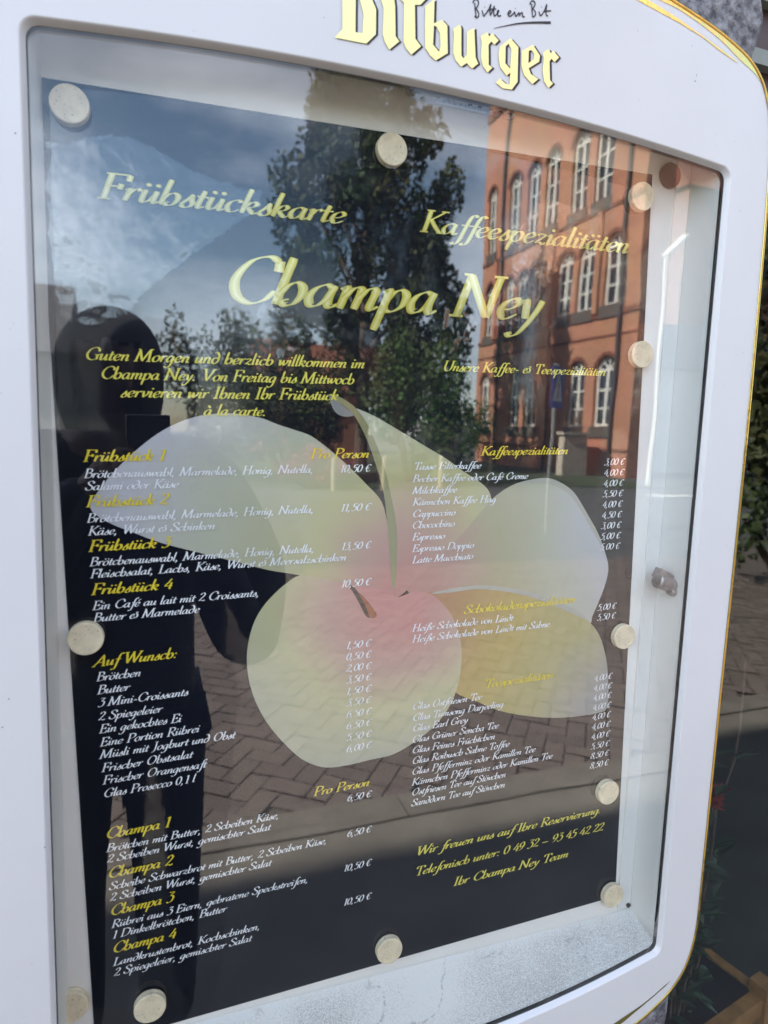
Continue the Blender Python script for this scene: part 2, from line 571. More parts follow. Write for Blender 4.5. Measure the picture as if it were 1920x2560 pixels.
# lettering on the plate
S1 = (800, 0); K1 = 640 / 1659
LET = [
    ([(148, -250), (145, 190), (95, 243), (160, 256), (300, 283), (362, 222), (364, 60), (335, -10), (300, -70), (340, -130), (345, -230), (290, -290), (120, -300)],
     [[(232, -60), (230, 208), (275, 215), (282, 90), (262, 10), (245, -40)], [(232, -240), (232, -110), (280, -120), (285, -210)]]),
    ([(398, -60), (390, -20), (412, 50), (407, 225), (420, 270), (448, 322), (515, 268), (490, 235), (487, 40), (478, -30), (440, -80)], []),
    ([(420, -160), (455, -190), (480, -150), (445, -115)], []),
    ([(510, -20), (545, 20), (540, 268), (556, 310), (592, 355), (655, 300), (618, 250), (615, 31), (650, 31), (692, -12), (615, -22), (615, -130), (545, -90), (545, -22)], []),
    ([(683, 40), (742, -6), (738, 152), (790, 128), (825, 165), (828, 345), (750, 392), (715, 360), (682, 310), (680, 180)],
     [[(738, 165), (733, 290), (772, 335), (781, 300), (777, 215), (755, 172)]]),
    ([(860, 188), (905, 160), (916, 180), (916, 360), (930, 378), (951, 355), (953, 205), (1000, 180), (1008, 370), (1025, 412), (985, 445), (951, 408), (915, 432), (880, 392), (863, 340), (868, 212)], []),
    ([(1040, 235), (1085, 208), (1096, 237), (1117, 215), (1158, 262), (1130, 290), (1110, 268), (1092, 290), (1093, 420), (1118, 438), (1085, 470), (1055, 425), (1043, 370), (1048, 270)], []),
    ([(1165, 302), (1235, 248), (1285, 305), (1280, 530), (1243, 580), (1185, 572), (1140, 535), (1166, 508), (1200, 540), (1228, 550), (1234, 470), (1208, 490), (1166, 430), (1157, 360)],
     [[(1203, 300), (1201, 410), (1232, 445), (1241, 320), (1222, 283)]]),
    ([(1308, 330), (1380, 290), (1425, 360), (1420, 400), (1352, 442), (1367, 480), (1415, 512), (1375, 545), (1322, 485), (1305, 420)],
     [[(1353, 328), (1350, 410), (1385, 385), (1389, 350), (1372, 325)]]),
    ([(1445, 342), (1480, 318), (1496, 346), (1512, 328), (1548, 372), (1520, 402), (1500, 380), (1487, 398), (1490, 520), (1510, 540), (1480, 570), (1452, 525), (1443, 460), (1450, 380)], []),
]
g_parts, s_parts = [], []
for outer, holes in LET:
    for parts, dx, dy, dd in ((g_parts, 0, 0, 0.0009), (s_parts, 15, 6, 0.0004)):
        f = lambda q: px_c(S1[0] + (q[0] + dx) * K1, S1[1] + (q[1] + dy) * K1, D_F + dd)
        parts.append(flat_poly([f(q) for q in outer], D_F + dd, [[f(q) for q in h] for h in holes]))
V, F = merge(g_parts); obj('gold_lettering', V, F, M['gold_letter'], case)
V, F = merge(s_parts); obj('lettering_shadow', V, F, M['black_ink'], case)


def ribbon(pts, w, z):
    """flat pen stroke"""
    V, F = [], []
    n = len(pts)
    for i, p in enumerate(pts):
        a, b = Vector(pts[max(i - 1, 0)][:2]), Vector(pts[min(i + 1, n - 1)][:2])
        t = (b - a)
        t = t.normalized() if t.length > 1e-9 else Vector((1, 0))
        nn = Vector((-t.y, t.x))
        ww = w[i] if isinstance(w, list) else w
        V += [(p[0] - nn.x * ww / 2, p[1] - nn.y * ww / 2, z), (p[0] + nn.x * ww / 2, p[1] + nn.y * ww / 2, z)]
    for i in range(n - 1):
        F.append((2 * i, 2 * i + 2, 2 * i + 3, 2 * i + 1))
    return V, F


pen = [
    [(1003, 18), (1006, 60), (1012, 108)],
    [(990, 20), (1000, 0), (1018, -4), (1028, 20), (1014, 52), (1006, 56)], [(1008, 54), (1022, 70), (1030, 92), (1024, 110), (1010, 112), (1002, 102)],
    [(1050, 66), (1056, 88), (1062, 104), (1072, 92)], [(1066, 44), (1068, 47)],
    [(1072, 92), (1090, 68), (1104, 36), (1108, 30), (1102, 66), (1104, 100)], [(1104, 100), (1118, 70), (1130, 40), (1126, 72), (1130, 102), (1140, 98)], [(1082, 72), (1110, 60), (1142, 58)],
    [(1140, 98), (1152, 84), (1160, 70), (1152, 70), (1150, 88), (1158, 104), (1174, 100)],
    [(1216, 92), (1230, 86), (1238, 74), (1230, 70), (1220, 82), (1222, 100), (1236, 104), (1254, 88)],
    [(1254, 88), (1262, 78), (1266, 98), (1272, 104), (1282, 92)], [(1266, 52), (1268, 55)],
    [(1282, 92), (1290, 82), (1292, 104)], [(1292, 100), (1304, 84), (1312, 84), (1314, 106), (1328, 108)],
    [(1372, 24), (1374, 62), (1378, 106)], [(1360, 30), (1370, 8), (1386, 6), (1394, 26), (1382, 52), (1374, 56)], [(1376, 54), (1392, 70), (1398, 92), (1386, 108), (1374, 106)],
    [(1420, 74), (1424, 92), (1430, 102), (1442, 90)], [(1434, 44), (1436, 47)],
    [(1442, 90), (1458, 62), (1470, 28), (1466, 62), (1468, 98), (1478, 102)], [(1452, 76), (1476, 70), (1498, 70)],
]
parts = []
for k, st in enumerate(pen):
    z = D_F + 0.0004 + 0.00002 * (k % 4)
    pts = [px_c(S1[0] + x * K1, S1[1] + y * K1, z) for x, y in catmull(st, 5)]
    parts.append(ribbon(pts, 0.0011, z))
ul = catmull([(1126, 184), (1200, 168), (1290, 152), (1390, 146), (1496, 146)], 6)
pts = [px_c(S1[0] + x * K1, S1[1] + y * K1, D_F + 0.0004) for x, y in ul]
parts.append(ribbon(pts, [0.0003 + 0.0019 * (i / (len(pts) - 1)) for i in range(len(pts))], D_F + 0.0004))
V, F = merge(parts)
obj('slogan_lettering', V, F, M['black_ink'], case)

# small scuffs on the enamel
parts = []
for x, y, a, b in ((785, 525, 10, 16), (1060, 1556, 8, 8), (820, 935, 22, 14), (836, 868, 6, 40)):
    c = px_c(S2[0] + x * K2, S2[1] + y * K2, D_INK)
    parts.append(flat_poly([(c[0] + a * 4e-5 * math.cos(t * 1.05), c[1] + b * 4e-5 * math.sin(t * 1.05)) for t in range(6)], D_INK))
for x, y in ((22, 1748), (38, 333), (6, 1818), (112, 2118)):
    c = px_c(x, y, D_INK)
    parts.append(flat_poly([(c[0] + 6e-4 * math.cos(t * 1.05), c[1] + 5e-4 * math.sin(t * 1.05)) for t in range(6)], D_INK))
for V, F in parts:
    obj('scuff_mark', V, F, M['grey_ink'], case)

# glass pane (real thickness)
gl_o = opening(-0.004, r=0.012)
fv, ff = flat_poly(gl_o, D_G)
kv, kf = flat_poly(gl_o, D_G - 0.004)
ev, ef = loft([(gl_o, D_G - 0.004), (gl_o, D_G)])
V, F = merge([(fv, ff), (kv, [tuple(reversed(f)) for f in kf])])
obj('glass_pane', V, F, M['glass'], case)
# black gasket that holds it
ga, gb = opening(0.0044, r=0.010), opening(0.0036, r=0.0105)
V, F = loft([(ga, D_G + 0.0002), (gb, D_G + 0.0008)])
obj('gasket', V, F, M['gasket'], case)

# inside: lining between the window and the back panel, with its ledge
BACK = opening(0.0, r=0.004)
back = []
for (u, v) in BACK:
    u2 = UC + (u - UC) * (0.3195 / 0.3275)
    if v > 0.4:
        v2 = v + 0.044
    elif v < 0.05:
        v2 = -0.0035 + max(0, (v - (-0.03))) * 0.5
    else:
        v2 = v
    back.append((u2, min(max(v2, -0.0035), 0.935)))
front = opening(0.0045, r=0.010)
V, F = loft([(front, D_G - 0.0045), (back, 0.0)])
lining = obj('inner_lining', V, F, None, case, smooth=False)


def lining_mat():
    mt, nt, b = base_mat('lining_dusty')
    L = nt.links.new
    b.inputs['Roughness'].default_value = 0.42
    tcn = N(nt, 'ShaderNodeTexCoord')
    sep = N(nt, 'ShaderNodeSeparateXYZ')
    L(tcn.outputs['Object'], sep.inputs[0])
    n1 = N(nt, 'ShaderNodeTexNoise'); n1.inputs['Scale'].default_value = 900; n1.inputs['Detail'].default_value = 3
    n2 = N(nt, 'ShaderNodeTexNoise'); n2.inputs['Scale'].default_value = 7; n2.inputs['Detail'].default_value = 6
    # grit lies on the ledge only, thicker towards the lock side
    low = N(nt, 'ShaderNodeMapRange'); low.inputs[1].default_value = 0.0; low.inputs[2].default_value = -0.012; low.inputs[3].default_value = 0; low.inputs[4].default_value = 1
    L(sep.outputs['Y'], low.inputs[0])
    side = N(nt, 'ShaderNodeMapRange'); side.inputs[1].default_value = 0.25; side.inputs[2].default_value = 0.62; side.inputs[3].default_value = 0.14; side.inputs[4].default_value = 0.36
    L(sep.outputs['X'], side.inputs[0])
    a1 = N(nt, 'ShaderNodeMath', operation='ADD'); L(n2.outputs['Fac'], a1.inputs[0]); L(side.outputs[0], a1.inputs[1])
    m1 = N(nt, 'ShaderNodeMath', operation='MULTIPLY'); L(n1.outputs['Fac'], m1.inputs[0]); L(a1.outputs[0], m1.inputs[1])
    r1 = N(nt, 'ShaderNodeMapRange'); r1.inputs[1].default_value = 0.34; r1.inputs[2].default_value = 0.54; r1.inputs[3].default_value = 0; r1.inputs[4].default_value = 0.6
    L(m1.outputs[0], r1.inputs[0])
    # a tide line of dried dirt
    n3 = N(nt, 'ShaderNodeTexNoise'); n3.inputs['Scale'].default_value = 7.5; n3.inputs['Detail'].default_value = 3
    ab = N(nt, 'ShaderNodeMath', operation='SUBTRACT'); ab.inputs[1].default_value = 0.5; L(n3.outputs['Fac'], ab.inputs[0])
    ab2 = N(nt, 'ShaderNodeMath', operation='ABSOLUTE'); L(ab.outputs[0], ab2.inputs[0])
    r2 = N(nt, 'ShaderNodeMapRange'); r2.inputs[1].default_value = 0.0; r2.inputs[2].default_value = 0.012; r2.inputs[3].default_value = 0.6; r2.inputs[4].default_value = 0
    L(ab2.outputs[0], r2.inputs[0])
    n4 = N(nt, 'ShaderNodeTexNoise'); n4.inputs['Scale'].default_value = 300; n4.inputs['Detail'].default_value = 2
    r4 = N(nt, 'ShaderNodeMapRange'); r4.inputs[1].default_value = 0.45; r4.inputs[2].default_value = 0.56; L(n4.outputs['Fac'], r4.inputs[0])
    m4 = N(nt, 'ShaderNodeMath', operation='MULTIPLY'); L(r2.outputs[0], m4.inputs[0]); L(r4.outputs[0], m4.inputs[1])
    mxx = N(nt, 'ShaderNodeMath', operation='MAXIMUM'); L(r1.outputs[0], mxx.inputs[0]); L(m4.outputs[0], mxx.inputs[1])
    fin = N(nt, 'ShaderNodeMath', operation='MULTIPLY'); L(mxx.outputs[0], fin.inputs[0]); L(low.outputs[0], fin.inputs[1])
    for n in (n1, n2, n3, n4): L(tcn.outputs['Object'], n.inputs['Vector'])
    mixc = N(nt, 'ShaderNodeMixRGB'); mixc.inputs[1].default_value = (0.80, 0.775, 0.745, 1); mixc.inputs[2].default_value = (0.20, 0.185, 0.17, 1)
    L(fin.outputs[0], mixc.inputs['Fac']); L(mixc.outputs['Color'], b.inputs['Base Color'])
    return mt


lining.data.materials.append(lining_mat())
# back panel
V, F = flat_poly([(-0.06, -0.10), (0.66, -0.10), (0.66, 0.95), (-0.06, 0.95)], -0.0004)
obj('back_panel', V, F, M['back'], case)
# profile strip up the lock side
for xa, xb in ((0.5985, 0.6172),):
    bm = bmesh.new()
    add_box(bm, xa, xb, 0.001, 0.93, 0.0, 0.0016)
    obj_bm('profile_strip', bm, M['lining'], case)
# screw in the corner of the ledge
bm = bmesh.new()
add_tube(bm, [(0.6135, 0.004, 0.0018), (0.6135, 0.004, 0.0035)], 0.0028, 10)
obj_bm('screw', bm, M['magnet_dark'], case)

# lock on the lock-side wall
bm = bmesh.new()
add_tube(bm, [(0.594, 0.426, 0.026), (0.5948, 0.4258, 0.026), (0.609, 0.4215, 0.0245), (0.619, 0.418, 0.023)], [0.0072, 0.0085, 0.0085, 0.0082], 20)
mtx = Matrix.Translation((0.606, 0.4285, 0.020)) @ Matrix.Rotation(RAD(-28), 4, 'Z')
add_box(bm, -0.009, 0.011, -0.004, 0.0075, -0.006, 0.006, mtx)
add_tube(bm, [(0.612, 0.4135, 0.027), (0.6195, 0.411, 0.0265)], [0.0052, 0.0052], 14)
lk = obj_bm('lock', bm, M['lock'], case)
bv_ = lk.modifiers.new('bevel', 'BEVEL'); bv_.width = 0.001; bv_.segments = 2

# LED driver hanging under the top, with its rating label, cables and light strip
bm = bmesh.new()
u0, u1, vb, vt = 0.287, 0.402, 0.8895, 0.925
prof_d = [(u0, 0.003), (u0 + 0.003, 0.001), (u1 - 0.012, 0.001), (u1, 0.012), (u1, 0.0345), (u0, 0.0345)]
lo_ = [bm.verts.new((u, vb, d)) for u, d in prof_d]; hi_ = [bm.verts.new((u, vt, d)) for u, d in prof_d]
bm.faces.new(lo_); bm.faces.new(hi_[::-1])
for i in range(6):
    j = (i + 1) % 6
    bm.faces.new((lo_[i], hi_[i], hi_[j], lo_[j]))
bmesh.ops.recalc_face_normals(bm, faces=bm.faces)
drv = obj_bm('light_driver', bm, M['driver'], case)
bm = bmesh.new()
add_box(bm, u0 + 0.022, u1 - 0.014, vb - 0.0004, vb - 0.0001, 0.004, 0.019)
lab = obj_bm('rating_label', bm, M['driver_label'], drv)

bm = bmesh.new(); add_tube(bm, catmull([(0.170, 0.905, 0.02), (0.185, 0.894, 0.018), (0.205, 0.890, 0.018), (0.225, 0.896, 0.018), (0.240, 0.905, 0.02)], 6), 0.0022, 8); obj_bm('cable', bm, M['cable'], case, smooth=True)
bm = bmesh.new(); add_tube(bm, catmull([(0.176, 0.905, 0.026), (0.190, 0.889, 0.024), (0.212, 0.887, 0.022), (0.240, 0.899, 0.02), (0.262, 0.9, 0.016), (0.280, 0.893, 0.015), (0.292, 0.892, 0.012)], 6), 0.0020, 8); obj_bm('cable', bm, M['cable'], case, smooth=True)
bm = bmesh.new(); add_tube(bm, catmull([(0.255, 0.905, 0.012), (0.272, 0.898, 0.012), (0.282, 0.889, 0.012), (0.290, 0.8895, 0.012)], 6), 0.0024, 8); obj_bm('cable', bm, M['cable'], case, smooth=True)
bm = bmesh.new(); add_tube(bm, catmull([(0.400, 0.895, 0.02), (0.415, 0.888, 0.02), (0.430, 0.893, 0.02), (0.455, 0.889, 0.02), (0.475, 0.905, 0.02)], 6), 0.0022, 8); obj_bm('cable', bm, M['cable'], case, smooth=True)
bm = bmesh.new()
add_box(bm, 0.0, 0.60, 0.9005, 0.912, 0.010, 0.022)
obj_bm('light_strip', bm, M['driver'], case)

# ------------------------------------------------------------------ pen font (own skeletons, broad-nib strokes)
GL = {
 'a': (5.1, [[(3.7, 4.5), (2.5, 5), (1.1, 4.0), (.4, 2.1), (.9, .3), (2.0, .3), (3.1, 1.7), (3.8, 3.8)], [(4.0, 5), (3.6, 2.4), (3.7, .6), (4.3, .1), (5.2, .9)]]),
 'b': (4.9, [[(1.2, 10.2), (.9, 5), (.7, 1.8), (1.2, .3), (2.3, .1), (3.8, 1.4), (4.1, 3.6), (3.3, 4.9), (2.2, 4.5), (1.0, 2.9)]]),
 'c': (4.0, [[(3.6, 4.1), (3.2, 4.9), (2.3, 5), (1.0, 3.9), (.5, 2.0), (1.1, .3), (2.2, .1), (3.7, 1.2)]]),
 'd': (5.0, [[(.9, 9.2), (2.3, 9.7), (3.6, 8.0), (4.2, 4.8), (3.8, 1.8), (2.6, .1), (1.3, .2), (.5, 1.8), (.9, 3.9), (2.1, 5), (3.3, 4.7), (4.0, 3.8)]]),
 'e': (4.1, [[(.9, 2.2), (2.4, 2.6), (3.5, 3.7), (3.2, 4.8), (2.3, 5), (1.0, 3.9), (.5, 2.0), (1.1, .3), (2.2, .1), (3.8, 1.3)]]),
 'f': (3.1, [[(4.9, 9.2), (4.4, 10), (3.5, 9.8), (2.8, 8), (2.2, 4), (1.5, -1.5), (.8, -3.8), (-.3, -4.3), (-.9, -3.6)], [(.6, 4.9), (3.9, 4.9)]]),
 'g': (4.8, [[(3.7, 4.5), (2.5, 5), (1.1, 4.0), (.4, 2.1), (.9, .3), (2.0, .3), (3.1, 1.7), (3.8, 3.8)], [(4.0, 5), (3.6, 1), (3.0, -2.4), (1.9, -4.2), (.5, -4.3), (-.3, -3.4)]]),
 'h': (5.0, [[(1.3, 10.3), (.9, 5), (.6, 0)], [(.8, 2.4), (1.7, 4.2), (2.9, 5), (4.0, 4.1), (4.1, 2.2), (3.3, .4), (2.1, -.1), (1.5, .8), (2.4, 1.3)]]),
 'i': (2.5, [[(.0, 4.2), (.9, 4.9), (1.1, 3.6), (.9, 1), (1.3, .1), (2.4, .9)], 'dot', (1.5, 7.3)]),
 'j': (2.4, [[(.0, 4.2), (1.0, 4.9), (1.0, 1), (.5, -2.6), (-.5, -4.2), (-1.6, -3.8)], 'dot', (1.5, 7.3)]),
 'k': (4.7, [[(1.3, 10.3), (.9, 5), (.6, 0)], [(.8, 2.2), (2.1, 4.5), (3.2, 5), (3.8, 4.1), (3.0, 2.9), (1.5, 2.5)], [(1.7, 2.5), (2.8, 1.0), (3.6, .1), (4.6, .8)]]),
 'l': (2.3, [[(1.4, 10.3), (1.0, 5), (.8, 1.2), (1.1, .1), (2.2, .8)]]),
 'm': (7.1, [[(.0, 4.2), (.9, 4.9), (.9, 3), (.6, 0)], [(.8, 2.2), (1.9, 4.4), (2.9, 4.9), (3.4, 4.1), (3.0, 0)], [(3.2, 2.2), (4.3, 4.4), (5.3, 4.9), (5.8, 4.1), (5.5, 1), (5.9, .1), (6.9, .9)]]),
 'n': (4.9, [[(.0, 4.2), (.9, 4.9), (.9, 3), (.6, 0)], [(.8, 2.2), (1.9, 4.4), (3.0, 4.9), (3.6, 4.1), (3.3, 1), (3.7, .1), (4.7, .9)]]),
 'o': (4.6, [[(2.5, 5), (1.1, 4), (.5, 2), (1.2, .2), (2.4, .1), (3.7, 1.3), (4.1, 3.2), (3.5, 4.7), (2.5, 5)]]),
 'p': (4.9, [[(.0, 4.2), (.9, 4.9), (.9, 3), (.2, -4.5)], [(.8, 2.2), (1.9, 4.4), (3.1, 5), (4.1, 3.9), (3.9, 1.6), (2.6, .1), (1.4, .1), (.6, 1)]]),
 'r': (3.6, [[(.0, 4.2), (.9, 4.9), (.9, 3), (.6, 0)], [(.8, 2.2), (1.8, 4.3), (2.8, 5), (3.5, 4.4)]]),
 's': (3.5, [[(.2, .9), (1.6, 3.2), (2.7, 5.3)], [(2.5, 5.0), (2.5, 3.4), (3.0, 1.6), (2.4, .2), (1.2, -.1), (.2, .8)]]),
 't': (2.8, [[(1.7, 7.3), (1.2, 3.6), (1.0, 1.2), (1.4, .1), (2.6, .9)], [(.1, 4.8), (3.1, 4.8)]]),
 'u': (4.9, [[(.0, 4.2), (.9, 4.9), (.8, 2.6), (.8, .8), (1.5, .1), (2.7, 1.3), (3.6, 3.6)], [(3.8, 4.9), (3.5, 1.2), (3.9, .1), (4.9, .9)]]),
 'v': (4.2, [[(.0, 4.3), (.9, 4.9), (1.2, 2.6), (1.4, .1)], [(1.4, .1), (3.1, 2.2), (3.8, 4.2), (3.2, 5.1)]]),
 'w': (6.4, [[(.0, 4.3), (.9, 4.9), (1.1, 2.6), (1.3, .1)], [(1.3, .1), (2.5, 2.2), (3.3, 4.8)], [(3.4, 4.9), (3.4, 2.6), (3.7, .1)], [(3.7, .1), (5.3, 2.2), (6.0, 4.2), (5.4, 5.1)]]),
 'y': (4.5, [[(.0, 4.3), (.9, 4.9), (1.3, 2.6), (1.6, .3)], [(4.1, 5), (3.5, 2.4), (2.2, -1.2), (.9, -3.6), (-.4, -4.2), (-1.0, -3.3)]]),
 'z': (4.2, [[(.6, 4.2), (1.4, 5), (3.7, 4.7)], [(3.7, 4.7), (2.0, 2.4), (.3, .3)], [(.3, .4), (1.8, .8), (3.2, 0), (4.0, .9)]]),
 'ß': (4.8, [[(-.6, -3.6), (.2, -4.2), (1.1, -2), (1.8, 5), (2.6, 9), (3.6, 10), (4.4, 9), (4.0, 7.2), (2.8, 5.6), (3.9, 4.2), (4.3, 2), (3.4, .2), (2.1, .4)]]),
 'A': (7.4, [[(-.4, 0), (1.8, 3.2), (4.9, 10.2)], [(4.7, 10), (5.4, 5), (6.0, 0)], [(1.7, 3.4), (5.6, 3.4)], [(-1.1, 0), (1.1, 0)], [(4.8, 0), (7.2, 0)]]),
 'B': (6.4, [[(1.6, 10), (1.5, 0)], [(.3, 10), (3.2, 10), (5.0, 9.0), (4.8, 6.6), (2.4, 5.4)], [(2.4, 5.4), (5.0, 5.0), (5.9, 2.6), (4.4, .3), (.2, 0)]]),
 'C': (7.3, [[(6.9, 7.0), (6.7, 9.4)], [(6.7, 9.2), (4.8, 10.1), (2.4, 8.8), (.9, 5), (1.7, 1.5), (3.9, -.1), (5.9, .7), (7.2, 2.8)]]),
 'D': (8.0, [[(1.6, 10), (1.5, 0)], [(.3, 10), (3.8, 10), (6.6, 8.4), (7.2, 5), (5.8, 1.4), (3.2, .1), (.2, 0)]]),
 'E': (6.2, [[(1.6, 10), (1.5, 0)], [(.3, 10), (5.8, 10)], [(5.7, 10), (5.7, 7.8)], [(1.4, 5.2), (4.4, 5.2)], [(4.4, 6.2), (4.3, 4.2)], [(.2, 0), (5.2, 0)], [(5.1, 0), (6.0, 2.3)]]),
 'F': (5.8, [[(1.6, 10), (1.5, 0)], [(.3, 10), (6.0, 10)], [(5.9, 10), (5.9, 7.6)], [(1.4, 5.2), (4.5, 5.2)], [(4.5, 6.3), (4.4, 4.1)], [(.2, 0), (2.9, 0)]]),
 'G': (7.8, [[(6.9, 7.0), (6.7, 9.4)], [(6.7, 9.2), (4.8, 10.1), (2.4, 8.8), (.9, 5), (1.7, 1.5), (3.9, -.1), (6.4, .7)], [(6.5, 4.1), (6.4, .5)], [(5.0, 4.2), (7.9, 4.2)]]),
 'H': (8.2, [[(1.6, 10), (1.5, 0)], [(6.6, 10), (6.5, 0)], [(1.5, 5.2), (6.5, 5.2)], [(.3, 10), (2.9, 10)], [(5.3, 10), (7.9, 10)], [(.2, 0), (2.8, 0)], [(5.2, 0), (7.8, 0)]]),
 'I': (3.5, [[(1.7, 10), (1.6, 0)], [(.4, 10), (3.0, 10)], [(.3, 0), (2.9, 0)]]),
 'J': (3.8, [[(2.3, 10), (2.3, 2), (1.3, -1.4), (-.4, -1.7)], [(1.0, 10), (3.6, 10)]]),
 'K': (7.0, [[(1.6, 10), (1.5, 0)], [(6.3, 10), (4.2, 7.6), (1.6, 4.9)], [(2.5, 5.8), (4.4, 2.8), (6.4, 0)], [(.3, 10), (2.9, 10)], [(5.0, 10), (7.4, 10)], [(.2, 0), (2.8, 0)], [(5.4, 0), (7.4, 0)]]),
 'L': (5.9, [[(1.6, 10), (1.5, 0)], [(.3, 10), (2.9, 10)], [(.2, 0), (5.2, 0)], [(5.1, 0), (6.0, 2.5)]]),
 'M': (9.6, [[(.7, 0), (1.8, 10)], [(1.6, 10), (2.9, 5), (4.2, .2)], [(4.2, .2), (7.6, 10)], [(7.7, 10), (7.9, 0)], [(-.5, 0), (1.9, 0)], [(.5, 10), (1.8, 10)], [(7.6, 10), (9.2, 10)], [(6.6, 0), (9.2, 0)]]),
 'N': (8.4, [[(.9, 0), (1.5, 10)], [(1.4, 10), (3.9, 5), (6.5, 0)], [(6.5, 0), (7.1, 10)], [(-.4, 0), (2.1, 0)], [(.1, 10), (1.7, 10)], [(5.8, 10), (8.4, 10)]]),
 'O': (8.0, [[(4.3, 10.1), (2.2, 8.8), (.9, 5), (1.7, 1.3), (3.7, -.1), (5.9, 1.4), (7.2, 5), (6.4, 8.8), (4.3, 10.1)]]),
 'P': (6.1, [[(1.6, 10), (1.5, 0)], [(.3, 10), (3.6, 10), (5.7, 8.8), (5.6, 6.2), (3.8, 4.8), (1.8, 4.7)], [(.2, 0), (2.9, 0)]]),
 'R': (6.8, [[(1.6, 10), (1.5, 0)], [(.3, 10), (3.6, 10), (5.5, 8.8), (5.3, 6.4), (3.6, 5.1), (1.8, 5)], [(3.0, 5.0), (4.6, 2.6), (6.2, 0)], [(.2, 0), (2.9, 0)], [(5.4, 0), (7.1, 0)]]),
 'S': (5.9, [[(5.4, 7.4), (5.3, 9.6)], [(5.2, 9.2), (3.6, 10.1), (1.8, 9.3), (1.5, 7.4), (3.2, 5.4), (4.9, 3.6), (4.9, 1.3), (3.2, -.1), (1.3, .4), (.7, 1.0)], [(.7, .4), (.5, 2.8)]]),
 'T': (6.2, [[(3.4, 10), (3.2, 0)], [(.6, 10), (6.4, 10)], [(.6, 10), (.4, 7.8)], [(6.3, 10), (6.4, 7.8)], [(1.9, 0), (4.6, 0)]]),
 'U': (7.4, [[(1.4, 10), (1.1, 3.4), (2.2, .4), (4.0, .1), (5.6, 1.6), (6.2, 5), (6.4, 10)], [(.1, 10), (2.7, 10)], [(5.2, 10), (7.6, 10)]]),
 'V': (6.8, [[(1.0, 10), (2.0, 5), (3.0, 0)], [(3.0, 0), (6.6, 10)], [(-.3, 10), (2.3, 10)], [(5.5, 10), (7.7, 10)]]),
 'W': (9.6, [[(.8, 10), (1.6, 5), (2.4, 0)], [(2.4, 0), (5.2, 10)], [(5.0, 10), (5.8, 5), (6.6, 0)], [(6.6, 0), (9.8, 10)], [(-.5, 10), (2.1, 10)], [(4.2, 10), (5.9, 10)], [(8.6, 10), (10.7, 10)]]),
 '0': (5.0, [[(2.6, 9.6), (1.2, 8.2), (.5, 4.8), (1.1, 1.1), (2.4, 0), (3.8, 1.4), (4.5, 4.8), (3.9, 8.4), (2.6, 9.6)]]),
 '1': (3.6, [[(.6, 8.4), (2.1, 9.7)], [(2.2, 9.7), (2.0, 0)], [(.9, 0), (3.2, 0)]]),
 '2': (5.0, [[(.8, 7.4), (1.5, 9.2), (3.0, 9.6), (4.2, 8.0), (3.4, 5.4), (.3, .3)], [(.3, .4), (2.4, .8), (4.4, 0), (4.9, 1.2)]]),
 '3': (4.8, [[(.9, 9.6), (4.3, 9.6)], [(4.3, 9.6), (2.0, 6.2)], [(2.0, 6.2), (3.8, 5.8), (4.4, 3.6), (3.6, .8), (1.8, -.3), (.2, .6)]]),
 '4': (5.0, [[(3.5, 9.6), (2.0, 6), (.2, 2.9)], [(.2, 2.9), (4.9, 2.9)], [(3.9, 6.2), (3.6, 0)]]),
 '5': (4.8, [[(1.6, 9.5), (4.6, 9.7)], [(1.6, 9.5), (1.2, 5.8)], [(1.2, 5.8), (3.2, 5.9), (4.3, 4), (3.6, 1), (1.8, -.2), (.2, .6)]]),
 '6': (4.9, [[(4.2, 9.8), (2.0, 8), (.6, 4), (1.2, .7), (2.6, 0), (4.1, 1.8), (4.0, 4.6), (2.6, 5.6), (.9, 3.8)]]),
 '8': (5.0, [[(2.6, 5.2), (1.0, 7.4), (2.4, 9.6), (4.2, 8.4), (3.6, 6.2), (1.2, 3.8), (.7, 1.6), (2.3, -.1), (4.2, 1.4), (4.0, 3.8), (2.6, 5.2)]]),
 '9': (4.9, [[(.7, -.1), (2.9, 1.7), (4.3, 5.6), (3.7, 8.9), (2.3, 9.6), (.9, 7.8), (.9, 5.0), (2.3, 4.0), (4.0, 5.8)]]),
 '€': (5.2, [[(4.7, 8), (3.9, 9.5), (2.3, 9.3), (1.1, 6.5), (1.1, 3), (2.3, .2), (3.9, .6), (4.8, 2)], [(-.2, 5.8), (3.5, 5.8)], [(-.3, 4.2), (3.2, 4.2)]]),
 '&': (6.6, [[(.6, 2.4), (2.6, 3.3), (2.9, 4.9), (1.5, 5.0), (.5, 2.8), (1.0, .5), (2.7, .2), (4.3, 2.2)], [(3.7, 7.0), (5.7, 7.3)], [(5.7, 7.3), (4.3, 5.0)], [(4.3, 5.0), (5.6, 4.4), (5.6, 1.4), (3.8, .1)]]),
 '-': (3.4, [[(.4, 2.9), (2.9, 2.9)], [(.4, 2.55), (2.9, 2.55)]]),
 '–': (6.2, [[(.6, 2.9), (5.6, 2.9)], [(.6, 2.55), (5.6, 2.55)]]),
 '.': (2.8, ['dot', (.9, .35)]),
 ',': (3.0, ['dot', (.9, .35), [(1.1, .2), (.9, -1.0), (.1, -2.0)]]),
 ':': (2.4, ['dot', (.9, .35), 'dot', (1.1, 4.3)]),
}
for base, new, acc in (('a', 'ä', 2), ('o', 'ö', 2), ('u', 'ü', 2)):
    w_, st_ = GL[base]
    GL[new] = (w_, list(st_) + ['dot', (1.3, 7.2), 'dot', (3.6, 7.2)])
GL['é'] = (GL['e'][0], list(GL['e'][1]) + [[(2.2, 6.6), (3.9, 8.4)]])
GL['à'] = (GL['a'][0], list(GL['a'][1]) + [[(1.6, 8.6), (3.1, 6.7)]])
SLANT = 0.23
STEM, HAIR = 1.50, 0.40


